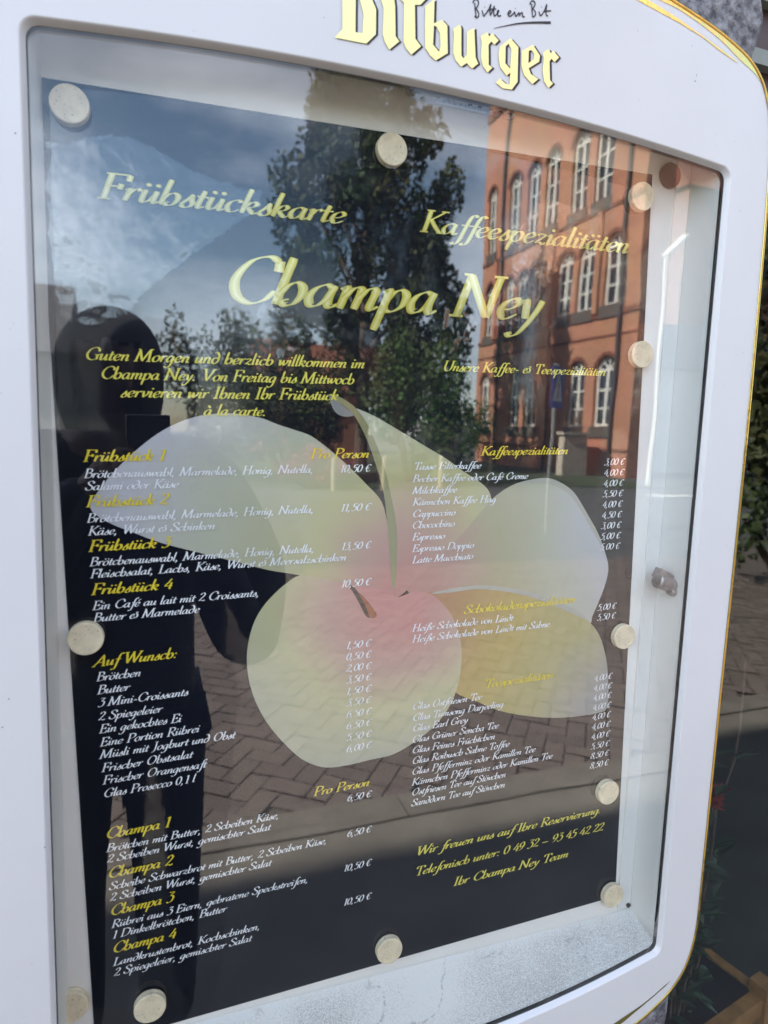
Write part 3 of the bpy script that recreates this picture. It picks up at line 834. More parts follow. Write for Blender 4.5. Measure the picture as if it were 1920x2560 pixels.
def glyph_geo(ch, n, bold=1.0):
    """quads of one character in font units: list of (strip points with width)"""
    w, st = GL[ch]
    strips = []
    i = 0
    while i < len(st):
        s = st[i]
        if s == 'dot':
            cx, cy = st[i + 1]
            strips.append(('dot', (cx + SLANT * cy, cy)))
            i += 2
            continue
        pts = catmull(s, n) if len(s) > 2 else [s[0], tuple((a + b) / 2 for a, b in zip(*s)), s[1]]
        wd = []
        k = len(pts)
        for q in range(k):
            a, b = pts[max(q - 1, 0)], pts[min(q + 1, k - 1)]
            th = math.atan2(b[1] - a[1], b[0] - a[0])
            t = abs(math.sin(th - RAD(24)))
            hr = 0.28 if n >= 6 else HAIR
            ww = hr + (STEM - hr) * t ** 1.7
            if len(s) > 2 and q in (0, k - 1): ww *= 0.85 if n >= 6 else 0.65
            wd.append(ww * bold)
        strips.append(('line', [(x + SLANT * y, y) for x, y in pts], wd))
        i += 1
    return w, strips


def text_width(t):
    return sum(3.1 if c == ' ' else GL[c][0] for c in t)


def text_geo(t, x0, y, sx, sy, z, n=3, bold=1.0, core=(1, 1, 1), edge=(1, 1, 1)):
    """one line of writing; returns verts, faces, per-vertex colours (core/edge inks)"""
    V, F, Cc = [], [], []
    pen_x = 0.0
    layer = 0
    for c in t:
        if c == ' ':
            pen_x += 3.1; continue
        w, strips = glyph_geo(c, n, bold)
        for s in strips:
            zz = z + 0.00003 * (layer % 5); layer += 1
            if s[0] == 'dot':
                cx, cy = s[1]
                o = len(V)
                V.append((x0 + (pen_x + cx) * sx, y + cy * sy, zz)); Cc.append(core)
                for k in range(8):
                    a = k * math.pi / 4
                    V.append((x0 + (pen_x + cx + .68 * bold * math.cos(a)) * sx, y + (cy + .68 * bold * math.sin(a)) * sy, zz)); Cc.append(edge)
                for k in range(8):
                    F.append((o, o + 1 + k, o + 1 + (k + 1) % 8))
                continue
            pts, wd = s[1], s[2]
            k = len(pts)
            o = len(V)
            for q in range(k):
                a, b = Vector(pts[max(q - 1, 0)]), Vector(pts[min(q + 1, k - 1)])
                d = b - a
                d = d.normalized() if d.length > 1e-9 else Vector((1, 0))
                nx, ny = -d.y * wd[q] / 2, d.x * wd[q] / 2
                px, py = pts[q]
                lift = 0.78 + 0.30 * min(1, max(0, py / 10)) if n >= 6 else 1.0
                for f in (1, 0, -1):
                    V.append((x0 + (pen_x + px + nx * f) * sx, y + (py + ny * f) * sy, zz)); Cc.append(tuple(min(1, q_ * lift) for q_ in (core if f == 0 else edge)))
            for q in range(k - 1):
                for f in (0, 1):
                    F.append((o + 3 * q + f, o + 3 * q + f + 1, o + 3 * q + 3 + f + 1, o + 3 * q + 3 + f))
        pen_x += w
    # every quad faces the viewer
    FF = []
    for f in F:
        a, b, c_ = V[f[0]], V[f[1]], V[f[2]]
        cr = (b[0] - a[0]) * (c_[1] - a[1]) - (b[1] - a[1]) * (c_[0] - a[0])
        FF.append(f if cr >= 0 else tuple(reversed(f)))
    return V, FF, Cc


# ------------------------------------------------------------------ the poster
POST_M = Matrix(((CT, -ST, 0, 0), (0, 0, -1, 0), (ST, CT, 0, Z0), (0, 0, 0, 1)))   # local (x, y, d)
poster = empty('menu_poster', mtx=POST_M)
tag(poster, 'black glossy breakfast and coffee menu poster with pale frangipani flower, held by round magnets', 'menu poster')

M['sheet'] = print_mat('poster_black', (0.0085, 0.0095, 0.0155))
M['ink'] = print_mat('poster_ink', (0.8, 0.8, 0.8), ink=True)
Z_S = 0.0006
bm = bmesh.new()
add_box(bm, 0, W_P, 0, H_P, 0.0001, Z_S)
obj_bm('sheet', bm, M['sheet'], poster)

# flower
K0 = 1920 / 1659
fx, fy = px_p(845 * K0, 1275 * K0)


def petal(name, pts, k, mt, jag=0):
    q = [px_p(x * K0, y * K0) for x, y in pts]
    q = catmull(q, 4, closed=True)
    V, F = flat_poly(q, Z_S + 0.00012 + 0.00007 * k)
    return obj(name, V, F, mt, poster)


GREY = (0.45, 0.435, 0.46)
PETS = [(0.02, (0.42, 0.19, 0.17)), (0.16, (0.42, 0.26, 0.21)), (0.36, (0.44, 0.40, 0.21)), (0.60, (0.43, 0.42, 0.32)), (0.86, GREY)]
PETB = [(0.10, (0.46, 0.20, 0.185)), (0.24, (0.44, 0.28, 0.23)), (0.42, (0.46, 0.425, 0.25)), (0.60, (0.39, 0.385, 0.28)), (0.85, (0.37, 0.365, 0.37))]
PETY = [(0.05, (0.34, 0.15, 0.09)), (0.25, (0.35, 0.20, 0.085)), (0.5, (0.40, 0.30, 0.095)), (0.75, (0.36, 0.32, 0.15)), (0.98, (0.29, 0.28, 0.265))]
PETR = [(0.02, (0.40, 0.17, 0.155)), (0.20, (0.40, 0.25, 0.20)), (0.42, (0.37, 0.33, 0.205)), (0.66, (0.41, 0.40, 0.31)), (0.9, GREY)]
def warm(st, k=1.16):
    return [(p, tuple(min(.9, c * k) for c in col)) for p, col in st]


PETS, PETB, PETY, PETR = warm(PETS), warm(PETB, 1.2), warm(PETY, 1.22), warm(PETR)
m_pet = print_mat('petal_print', GREY, grad=(fx, fy, PETS))
m_petb = print_mat('petal_bottom_print', GREY, grad=(fx, fy, PETB))
m_pety = print_mat('petal_yellow_print', GREY, grad=(fx, fy, PETY))
m_petr = print_mat('petal_right_print', GREY, grad=(fx, fy, PETR))
m_fold = print_mat('petal_fold_print', (0.30, 0.28, 0.145))
m_foldg = print_mat('petal_curl_print', (0.27, 0.265, 0.255))
m_rimp = print_mat('petal_rim_print', (0.44, 0.42, 0.36))
m_slit1 = print_mat('slit_dark_print', (0.045, 0.03, 0.028))
m_slit2 = print_mat('slit_orange_print', (0.33, 0.10, 0.045))
petal('petal', [(195, 1097), (213, 1060), (250, 1015), (290, 976), (340, 937), (390, 911), (440, 897), (500, 893), (560, 902), (600, 917), (640, 930), (672, 942), (710, 970), (750, 1005), (790, 1045), (824, 1084), (838, 1140), (850, 1210), (860, 1285), (760, 1268), (650, 1243), (580, 1231), (500, 1211), (420, 1191), (350, 1173), (290, 1151), (230, 1126)], 0, m_pet)
petal('petal', [(765, 882), (810, 900), (870, 935), (920, 965), (965, 992), (1000, 1018), (1030, 1037), (1052, 1056), (1060, 1080), (1045, 1110), (1000, 1170), (950, 1215), (900, 1255), (858, 1290), (850, 1270), (848, 1180), (840, 1100), (820, 1020), (795, 950), (772, 905)], 1, m_pet)
petal('petal_fold', [(712, 852), (740, 861), (772, 886), (800, 930), (828, 1005), (846, 1080), (857, 1150), (856, 1220), (853, 1268), (846, 1260), (840, 1180), (829, 1070), (806, 988), (782, 928), (758, 890), (730, 868)], 3, m_fold)
petal('petal_curl', [(711, 853), (730, 868), (758, 890), (766, 897), (745, 900), (727, 893), (716, 876)], 3, m_foldg)
petal('petal', [(878, 1274), (925, 1225), (960, 1192), (1000, 1150), (1050, 1092), (1075, 1067), (1110, 1046), (1150, 1035), (1185, 1033), (1215, 1045), (1240, 1065), (1265, 1105), (1290, 1150), (1305, 1190), (1313, 1225), (1307, 1260), (1292, 1300), (1279, 1330), (1273, 1345), (1245, 1322), (1200, 1302), (1150, 1284), (1090, 1272), (1030, 1268), (960, 1275), (920, 1284)], 2, m_petr)
petal('petal_rim', [(1110, 1046), (1150, 1035), (1185, 1033), (1215, 1045), (1240, 1065), (1265, 1105), (1290, 1150), (1303, 1186), (1285, 1158), (1258, 1110), (1232, 1072), (1208, 1054), (1180, 1045), (1150, 1044)], 3, m_rimp)
petal('petal', [(900, 1288), (970, 1276), (1030, 1269), (1090, 1273), (1150, 1285), (1200, 1303), (1245, 1323), (1275, 1346), (1295, 1375), (1308, 1420), (1312, 1460), (1313, 1500), (1309, 1530), (1295, 1538), (1260, 1545), (1200, 1550), (1140, 1546), (1080, 1535), (1030, 1515), (980, 1492), (950, 1430), (925, 1350)], 3, m_pety)
petal('petal_rim', [(930, 1282), (970, 1272), (1030, 1264), (1090, 1268), (1150, 1280), (1200, 1298), (1245, 1318), (1273, 1342), (1240, 1327), (1198, 1309), (1148, 1290), (1088, 1277), (1030, 1272), (975, 1279)], 5, m_rimp)
petal('petal', [(650, 1242), (615, 1262), (580, 1295), (555, 1330), (540, 1370), (533, 1415), (536, 1460), (548, 1505), (570, 1550), (600, 1590), (640, 1630), (670, 1648), (705, 1657), (750, 1652), (800, 1640), (850, 1628), (900, 1598), (940, 1565), (970, 1525), (988, 1480), (996, 1430), (995, 1390), (985, 1350), (965, 1315), (940, 1290), (915, 1278), (890, 1279), (855, 1290), (840, 1276), (760, 1264), (700, 1250)], 4, m_petb)
petal('stamen_slit', [(752, 1263), (764, 1268), (776, 1283), (788, 1306), (798, 1328), (797, 1334), (788, 1328), (775, 1302), (762, 1279)], 6, m_slit1)
petal('stamen', [(774, 1280), (790, 1294), (804, 1312), (813, 1327), (808, 1334), (798, 1332), (788, 1307)], 7, m_slit2)

# writing: (text, left px, left baseline py, right px, right baseline py)
Z_T = Z_S + 0.0009
WHITE = ((0.93, 0.92, 0.94), (0.88, 0.87, 0.90))
YEL = ((0.86, 0.68, 0.07), (0.80, 0.60, 0.04))
GOLD = ((0.86, 0.78, 0.20), (0.70, 0.58, 0.05))
GOLDL = ((0.92, 0.86, 0.34), (0.62, 0.50, 0.03))


def write(name, lines, cap, inks, n=3, bold=1.0):
    V, F, Cc = [], [], []
    for t, xa, ya, xb, yb in lines:
        a, b = px_p(xa, ya), px_p(xb, yb)
        y = (a[1] + b[1]) / 2
        sy = cap / 10.0
        extra = 0.0
        sx = (b[0] - a[0]) / (text_width(t) + 0.6)
        v, f, c = text_geo(t, a[0], y, sx, sy, Z_T, n, bold, inks[0], inks[1])
        o = len(V)
        V += v; F += [tuple(i + o for i in q) for q in f]; Cc += c
    ob = obj(name, V, F, M['ink'], poster)
    at = ob.data.color_attributes.new('ink', 'FLOAT_COLOR', 'POINT')
    for i, c in enumerate(Cc):
        at.data[i].color = (*c, 1)
    return ob


def column(name, vals, first, last, cap=0.0072):
    """prices between a first and a last measured line, evenly spaced"""
    k = len(vals)
    L_ = []
    for i, t in enumerate(vals):
        f = i / max(k - 1, 1)
        L_.append((t + ' €',) + tuple(a + (b - a) * f for a, b in zip(first, last)))
    return write(name, L_, cap, WHITE, bold=0.92)


def even(name, texts, rows, cap, inks):
    return write(name, [(t,) + r for t, r in zip(texts, rows)], cap, inks)


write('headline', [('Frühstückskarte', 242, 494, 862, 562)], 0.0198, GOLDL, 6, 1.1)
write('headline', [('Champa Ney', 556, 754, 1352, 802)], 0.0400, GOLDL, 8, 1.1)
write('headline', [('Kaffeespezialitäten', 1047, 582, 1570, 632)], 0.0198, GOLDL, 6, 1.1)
write('welcome_text', [('Guten Morgen und herzlich willkommen im', 211, 898, 911, 922), ('Champa Ney. Von Freitag bis Mittwoch', 250, 945, 885, 962),
                       ('servieren wir Ihnen Ihr Frühstück', 301, 993, 845, 1000), ('à la carte.', 508, 1038, 668, 1040)], 0.0100, GOLD, 4, 1.0)
write('subtitle', [('Unsere Kaffee- & Teespezialitäten', 1105, 930, 1512, 937)], 0.0096, GOLD, 4, 1.0)
FR = [((207, 1154, 413, 1150), (214, 1267, 421, 1260), (220, 1378, 425, 1367), (227, 1486, 431, 1471)),
      ((264, 2096, 426, 2063), (269, 2194, 432, 2158), (275, 2288, 434, 2249), (281, 2382, 440, 2339))]
for word, rows in (('Frühstück', FR[0]), ('Champa', FR[1])):
    for i, r in enumerate(rows):
        write('heading', [('%s %d' % (word, i + 1),) + r], 0.0096 if word == 'Frühstück' else 0.0102, YEL, 4, 1.03)
DESC = [
    [('Brötchenauswahl, Marmelade, Honig, Nutella,', 209, 1194, 785, 1182), ('Salami oder Käse', 212, 1225, 447, 1219)],
    [('Brötchenauswahl, Marmelade, Honig, Nutella,', 216, 1306, 786, 1281), ('Käse, Wurst & Schinken', 219, 1337, 538, 1323)],
    [('Brötchenauswahl, Marmelade, Honig, Nutella,', 223, 1416, 787, 1378), ('Fleischsalat, Lachs, Käse, Wurst & Meersalzschinken', 225, 1447, 865, 1398)],
    [('Ein Café au lait mit 2 Croissants,', 230, 1524, 650, 1489), ('Butter & Marmelade', 232, 1554, 499, 1530)],
    [('Brötchen mit Butter, 2 Scheiben Käse,', 265, 2132, 699, 2039), ('2 Scheiben Wurst, gemischter Salat', 267, 2158, 676, 2069)],
    [('Scheibe Schwarzbrot mit Butter, 2 Scheiben Käse,', 272, 2227, 818, 2102), ('2 Scheiben Wurst, gemischter Salat', 274, 2254, 678, 2158)],
    [('Rührei aus 3 Eiern, gebratene Speckstreifen,', 278, 2321, 772, 2199), ('1 Dinkelbrötchen, Butter', 280, 2348, 567, 2272)],
    [('Landkrustenbrot, Kochschinken,', 282, 2414, 652, 2317), ('2 Spiegeleier, gemischter Salat', 284, 2440, 629, 2347)],
]
for d in DESC:
    write('description', d, 0.0076, WHITE, 3, 0.9)
write('heading', [('Auf Wunsch:', 234, 1665, 444, 1643)], 0.0098, YEL, 4, 1.03)
write('item_list', [('Brötchen', 240, 1701, 353, 1689), ('Butter', 242, 1734, 325, 1724), ('3 Mini-Croissants', 244, 1765, 471, 1737), ('2 Spiegeleier', 245, 1799, 406, 1779),
                    ('Ein gekochtes Ei', 247, 1831, 454, 1803), ('Eine Portion Rührei', 249, 1864, 499, 1828), ('Müsli mit Joghurt und Obst', 249, 1896, 588, 1842),
                    ('Frischer Obstsalat', 253, 1928, 482, 1892), ('Frischer Orangensaft', 256, 1960, 516, 1915), ('Glas Prosecco 0,1 l', 258, 1993, 488, 1951)], 0.0078, WHITE, 3, 0.9)
write('heading', [('Pro Person', 774, 1145, 922, 1145)], 0.0092, YEL, 4, 1.03)
write('heading', [('Pro Person', 782, 1987, 923, 1963)], 0.0092, YEL, 4, 1.03)
for t, r in (('10,50', (848, 1180, 925, 1179)), ('11,50', (849, 1278, 925, 1275)), ('13,50', (851, 1374, 925, 1370)), ('10,50', (851, 1467, 925, 1462)),
             ('6,50', (866, 2001, 926, 1991)), ('6,50', (866, 2089, 926, 2079)), ('10,50', (857, 2177, 926, 2161)), ('10,50', (857, 2262, 926, 2244))):
    column('price', [t], r, r)
column('price_list', ['1,50', '0,50', '2,00', '3,50', '1,50', '3,50', '6,50', '6,50', '5,50', '6,00'], (863, 1621, 925, 1614), (864, 1878, 926, 1869))
write('heading', [('Kaffeespezialitäten', 1200, 1138, 1418, 1135)], 0.0090, YEL, 4, 1.03)
write('item_list', [('Tasse Filterkaffee', 1032, 1173, 1201, 1172), ('Becher Kaffee oder Café Creme', 1029, 1205, 1318, 1197), ('Milchkaffee', 1029, 1234, 1141, 1231), ('Kännchen Kaffee Hag', 1029, 1262, 1238, 1256),
                    ('Cappuccino', 1029, 1293, 1137, 1287), ('Chocochino', 1028, 1320, 1135, 1316), ('Espresso', 1028, 1350, 1111, 1346), ('Espresso Doppio', 1028, 1379, 1183, 1369), ('Latte Macchiato', 1028, 1407, 1181, 1397)], 0.0073, WHITE, 3, 0.9)
column('price_list', ['3,00', '4,00', '4,00', '5,50', '4,00', '4,50', '3,00', '5,00', '5,00'], (1508, 1163, 1558, 1161), (1497, 1375, 1546, 1371), 0.0073)
write('heading', [('Schokoladenspezialitäten', 1157, 1533, 1436, 1506)], 0.0092, YEL, 4, 1.03)
write('item_list', [('Heiße Schokolade von Lindt', 1028, 1576, 1281, 1553), ('Heiße Schokolade von Lindt mit Sahne', 1028, 1603, 1372, 1568)], 0.0076, WHITE, 3, 0.9)
column('price_list', ['5,00', '5,50'], (1491, 1525, 1537, 1521), (1490, 1550, 1535, 1545), 0.0073)
write('heading', [('Teespezialitäten', 1209, 1717, 1381, 1695)], 0.0092, YEL, 4, 1.03)
write('item_list', [('Glas Ostfriesen Tee', 1029, 1771, 1204, 1749), ('Glas Tumsong Darjeeling', 1029, 1798, 1257, 1768), ('Glas Earl Grey', 1029, 1826, 1168, 1806), ('Glas Grüner Sencha Tee', 1028, 1854, 1245, 1820),
                    ('Glas Feines Früchtchen', 1028, 1880, 1236, 1848), ('Glas Roibusch Sahne Toffee', 1028, 1907, 1272, 1866), ('Glas Pfefferminz oder Kamillen Tee', 1027, 1933, 1337, 1880),
                    ('Kännchen Pfefferminz oder Kamillen Tee', 1027, 1960, 1379, 1896), ('Ostfriesen Tee auf Stövchen', 1027, 1986, 1263, 1942), ('Sanddorn Tee auf Stövchen', 1026, 2013, 1261, 1967)], 0.0076, WHITE, 3, 0.9)
column('price_list', ['4,00'] * 7 + ['5,50', '8,50', '8,50'], (1482, 1701, 1527, 1696), (1472, 1920, 1518, 1911), 0.0073)
write('contact_text', [('Wir freuen uns auf Ihre Reservierung.', 1038, 2137, 1502, 2030), ('Telefonisch unter: 0 49 32 – 93 45 42 22', 1035, 2187, 1506, 2074), ('Ihr Champa Ney Team', 1131, 2212, 1419, 2141)], 0.0098, GOLD, 4, 1.0)

# laminate film that has lifted off the paper: a second glossy skin with crinkles
M['film'] = glass_mat('lifted_film', tint=(0.99, 0.99, 1.0), wob=0.0011, wscale=55.0, f0=0.075, rough=0.03)


def jagged(pts, amp, seed, sub=13):
    rnd = random.Random(seed)
    q = catmull([(x * K0, y * K0) for x, y in pts], sub, closed=True)
    out = []
    for x, y in q:
        out.append(px_p(x + rnd.uniform(-amp, amp), y + rnd.uniform(-amp, amp)))
    return out


FILM = [
    ([(92, 300), (110, 312), (150, 312), (205, 296), (280, 300), (345, 330), (415, 368), (500, 402), (545, 412), (612, 413), (560, 450), (500, 492), (440, 535), (380, 578), (325, 620), (285, 665), (250, 690), (190, 700), (140, 690), (120, 610), (104, 470)], 5, 1),
    ([(930, 690), (975, 665), (1025, 690), (1015, 730), (985, 755), (940, 745)], 5, 2),
    ([(1115, 515), (1160, 440), (1230, 445), (1295, 462), (1298, 520), (1235, 545), (1195, 590), (1165, 640), (1120, 690), (1070, 705), (1050, 670), (1095, 610)], 3.5, 3),
    ([(555, 665), (600, 660), (640, 700), (655, 760), (610, 780), (570, 740)], 4, 4),
]
parts = []
for pts, amp, sd in FILM:
    parts.append(flat_poly(jagged(pts, amp, sd), Z_T + 0.0006))
for V, F in parts:
    obj('lifted_film', V, F, M['film'], poster)

# ------------------------------------------------------------------ magnets
def magnet_mesh():
    bm = bmesh.new()
    R0, h = 0.0146, 0.0078
    prof = [(R0 * 0.97, 0.0), (R0, 0.0008), (R0, h * 0.42), (R0 * 0.985, h * 0.45), (R0 * 0.985, h * 0.5), (R0, h * 0.53), (R0, h - 0.0012), (R0 * 0.975, h - 0.0003), (R0 * 0.94, h), (R0 * 0.86, h - 0.0003), (R0 * 0.5, h - 0.0003), (0.0005, h - 0.0002)]
    rings = [[bm.verts.new((r * math.cos(2 * math.pi * k / 48), r * math.sin(2 * math.pi * k / 48), z)) for k in range(48)] for r, z in prof]
    for a, b in zip(rings[:-1], rings[1:]):
        for k in range(48):
            f = bm.faces.new((a[k], a[(k + 1) % 48], b[(k + 1) % 48], b[k])); f.smooth = True
    bm.faces.new(rings[-1])
    bm.faces.new(rings[0][::-1])
    me = bpy.data.meshes.new('magnet')
    bm.to_mesh(me); bm.free()
    me.materials.append(M['magnet'])
    return me


mag_me = magnet_mesh()
MAGS = [
    ((173, 258), 'large looking cream magnet over the poster corner above Frühstückskarte', True),
    ((982, 372), 'cream magnet at the top edge of the poster in front of the reflected tree', True),
    ((1609, 490), 'cream magnet above the ending of the gold word Kaffeespezialitäten, tinted orange by reflected bricks', True),
    ((1608, 886), 'cream magnet on the poster edge beside the subtitle Unsere Kaffee- & Teespezialitäten', True),
    ((1563, 1593), 'cream magnet on the poster edge beside the hot chocolate prices', True),
    ((1523, 1983), 'cream magnet above the word Reservierung, just below the last tea price', True),
    ((1535, 2242), 'dirty rimmed cream magnet over the poster corner next to the black screw', True),
    ((975, 2379), 'cream magnet at the middle of the poster bottom edge above the dusty ledge', True),
    ((375, 2523), 'cream magnet on the black poster below the line 2 Spiegeleier, gemischter Salat', True),
    ((178, 2525), 'grimy cream magnet on the white panel just outside the poster, beside the frame', False),
    ((214, 1598), 'cream magnet on the poster edge above the heading Auf Wunsch', True),
]
for i, (p, lab_, on) in enumerate(MAGS):
    o = bpy.data.objects.new('magnet', mag_me)
    COL.objects.link(o)
    c = px_p(p[0], p[1], 0.0095)
    base = Z_S + 0.00125 if on else 0.0
    o.matrix_world = POST_M @ Matrix.Translation((c[0], c[1], base)) @ Matrix.Rotation(i * 1.7, 4, 'Z')
    tag(o, lab_, 'magnet', 'round cream magnets holding the poster')
o = bpy.data.objects.new('magnet', mag_me.copy())
o.data.materials.clear(); o.data.materials.append(M['magnet_dark'])
COL.objects.link(o)
c = px_p(1686, 434, 0.008)
o.matrix_world = POST_M @ Matrix.Translation((c[0], c[1], 0.0)) @ Matrix.Diagonal((0.9, 0.9, 0.5, 1))
tag(o, 'dark brown round magnet alone on the white back panel, the only dark one', 'magnet', 'round magnets inside the case')

# tiny writing of the rating label, upside down as it hangs
lab_parts = []
def lab_text(t, u, d, h, w):
    v, f, c = text_geo(t, 0, 0, w / (text_width(t) + .6), h / 10, 0, 2)
    vv = [(u - x, vb - 0.0007 - zz * 0.02, d + y * 1.0) for x, y, zz in v]
    return vv, f
for t, u, d, h, w in (('APV-35-12', 0.385, 0.0055, 0.0026, 0.024), ('C E', 0.325, 0.0125, 0.0036, 0.009)):
    lab_parts.append(lab_text(t, u, d, h, w))
rl = random.Random(3)
for row in range(4):                         # lines of print too small to read
    u = 0.386
    while u > 0.312:
        w = rl.uniform(0.002, 0.006)
        d = 0.0090 + row * 0.0012
        lab_parts.append(([(u, vb - 0.0007, d), (u - w, vb - 0.0007, d), (u - w, vb - 0.0007, d + 0.0006), (u, vb - 0.0007, d + 0.0006)], [(0, 1, 2, 3)]))
        u -= w + 0.001
for k, u in enumerate((0.382, 0.372, 0.362, 0.350, 0.340)):
    ring = []
    for a in range(12):
        ring.append((u + 0.0024 * math.cos(a * math.pi / 6), vb - 0.0007, 0.0145 + 0.0017 * math.sin(a * math.pi / 6)))
    lab_parts.append((ring, [tuple(range(12))]))
V, F = merge(lab_parts)
obj('label_print', V, F, M['grey_ink'], drv)

# ------------------------------------------------------------------ the house the case hangs on
def stone_mat():
    mt, nt, b = base_mat('rough_cast_stone')
    L = nt.links.new
    b.inputs['Roughness'].default_value = 0.85
    b.inputs['Specular IOR Level'].default_value = 0.25
    tcn = N(nt, 'ShaderNodeTexCoord')
    n1 = N(nt, 'ShaderNodeTexNoise'); n1.inputs['Scale'].default_value = 85; n1.inputs['Detail'].default_value = 6; n1.inputs['Roughness'].default_value = 0.62
    r = N(nt, 'ShaderNodeValToRGB')
    r.color_ramp.elements[0].position = 0.36; r.color_ramp.elements[0].color = (0.075, 0.072, 0.078, 1)
    r.color_ramp.elements[1].position = 0.68; r.color_ramp.elements[1].color = (0.34, 0.33, 0.34, 1)
    L(tcn.outputs['Object'], n1.inputs['Vector']); L(n1.outputs['Fac'], r.inputs['Fac']); L(r.outputs['Color'], b.inputs['Base Color'])
    bp = N(nt, 'ShaderNodeBump'); bp.inputs['Strength'].default_value = 0.9; bp.inputs['Distance'].default_value = 0.008
    L(n1.outputs['Fac'], bp.inputs['Height']); L(bp.outputs['Normal'], b.inputs['Normal'])
    return mt


M['stone'] = stone_mat()
M['dark_room'] = mat('dark_room_paint', (0.035, 0.04, 0.04), rough=0.9, var=0.2, scale=3)
M['frame_brown'] = mat('brown_window_wood', (0.045, 0.022, 0.018), rough=0.4, var=0.2, scale=30)
M['blind'] = mat('grey_blind_slat', (0.22, 0.24, 0.21), rough=0.5, var=0.1)
M['chair_wood'] = mat('orange_chair_wood', (0.36, 0.17, 0.06), rough=0.35, var=0.25, scale=25)
M['roof_tile'] = mat('red_roof_tile', (0.20, 0.07, 0.04), rough=0.8, var=0.3, scale=8)

house = empty('corner_house', loc=(0, 0, 0))
tag(house, 'house with rough grey cast stone pier beside a dark shop window, behind the display case', 'house')


def rough_pier():
    """stone pier with a knobbly hewn edge"""
    bm = bmesh.new()
    zs = [i * 0.028 for i in range(0, 108)]
    rnd = random.Random(5)
    prev = None
    xl = -2.2
    ph = [rnd.uniform(0, 6) for _ in range(6)]
    for z in zs:
        e = 0.735 + 0.006 * math.sin(z * 23 + ph[0]) + 0.005 * math.sin(z * 51 + ph[1]) + 0.003 * math.sin(z * 97 + ph[2]) + rnd.uniform(-.002, .002)
        row = [bm.verts.new((xl, 0.027, z)), bm.verts.new((e - 0.05, 0.027, z)), bm.verts.new((e - 0.014, 0.029 + rnd.uniform(-.002, .002), z)), bm.verts.new((e - 0.004, 0.036 + rnd.uniform(-.003, .003), z)),
               bm.verts.new((e, 0.048 + rnd.uniform(-.004, .004), z)), bm.verts.new((e - 0.003, 0.11, z)), bm.verts.new((e - 0.003, 0.36, z))]
        if prev:
            for i in range(len(row) - 1):
                f = bm.faces.new((prev[i], prev[i + 1], row[i + 1], row[i])); f.smooth = True
        prev = row
    return bm


obj_bm('stone_pier', rough_pier(), M['stone'], house)
bm = bmesh.new()
add_box(bm, -26, -2.2, 0.03, 0.36, 0, 3.0)             # street wall to the side
add_box(bm, 2.9, 14, 0.03, 0.36, 0, 3.0)
add_box(bm, 0.735, 2.9, 0.05, 0.36, 0, 0.26)          # below the shop window
add_box(bm, -26, 14, 0.03, 0.36, 3.0, 8.6)
add_box(bm, -14, 14, 8.0, 8.3, 0, 8.6)
add_box(bm, -14, -13.7, 0.36, 8.0, 0, 8.6)
add_box(bm, 13.7, 14, 0.36, 8.0, 0, 8.6)
obj_bm('wall', bm, M['stone'], house)
bm = bmesh.new()
for q in (((-14.3, -0.35, 8.6), (14.3, -0.35, 8.6), (14.3, 4.2, 11.4), (-14.3, 4.2, 11.4)), ((-14.3, 8.7, 8.6), (-14.3, 4.2, 11.4), (14.3, 4.2, 11.4), (14.3, 8.7, 8.6)),
          ((-14.3, -0.35, 8.6), (-14.3, 4.2, 11.4), (-14.3, 8.7, 8.6)), ((14.3, -0.35, 8.6), (14.3, 8.7, 8.6), (14.3, 4.2, 11.4))):
    bm.faces.new([bm.verts.new(p) for p in q])
obj_bm('roof', bm, M['roof_tile'], house)
bm = bmesh.new()
add_box(bm, 0.3, 3.6, 3.4, 3.42, 0, 3); add_box(bm, 0.28, 0.3, 0.36, 3.42, 0, 3); add_box(bm, 3.6, 3.62, 0.36, 3.42, 0, 3)
add_box(bm, 0.3, 3.6, 0.36, 3.4, 2.98, 3.0); add_box(bm, 0.3, 3.6, 0.36, 3.4, 0.0, 0.02)
obj_bm('room_wall', bm, M['dark_room'], house)
bm = bmesh.new()
for x0, x1, z0, z1 in ((0.73, 0.775, 0.26, 2.62), (2.86, 2.9, 0.26, 2.62), (0.775, 2.86, 0.26, 0.32), (0.775, 2.86, 2.50, 2.62)):
    add_box(bm, x0, x1, 0.13, 0.20, z0, z1)
add_box(bm, 0.735, 2.9, 0.10, 0.36, 2.62, 3.0)
wf = obj_bm('window_frame', bm, M['frame_brown'], house)
M['shop_glass'] = glass_mat('shop_glass', tint=(0.90, 0.93, 0.92), wob=0.001, wscale=3, f0=0.06)
bm = bmesh.new()
add_box(bm, 0.775, 2.86, 0.160, 0.166, 0.32, 1.895)
obj_bm('window_pane', bm, M['shop_glass'], wf)
bm = bmesh.new(); add_box(bm, 0.737, 2.86, 0.17, 0.21, 1.90, 2.50)
obj_bm('window_fascia', bm, M['frame_brown'], house)
for z, h in ((2.175, 0.022), (2.092, 0.020), (1.99, 0.02)):
    bm = bmesh.new(); add_box(bm, 0.738, 2.858, 0.155, 0.172, z - h / 2, z + h / 2)
    obj_bm('grey_strip', bm, M['blind'], house)

# inside the window: cloth, potted plant, chair
M['leaf_dark'] = mat('dark_leaf', (0.028, 0.05, 0.028), rough=0.45, var=0.3, scale=30)
M['twig'] = mat('twig_bark', (0.10, 0.06, 0.05), rough=0.8, var=0.25, scale=40)
M['petal_red'] = mat('red_blossom', (0.36, 0.035, 0.03), rough=0.5, var=0.25, scale=50)
M['terracotta'] = mat('terracotta_pot', (0.30, 0.13, 0.07), rough=0.8, var=0.15, scale=30)


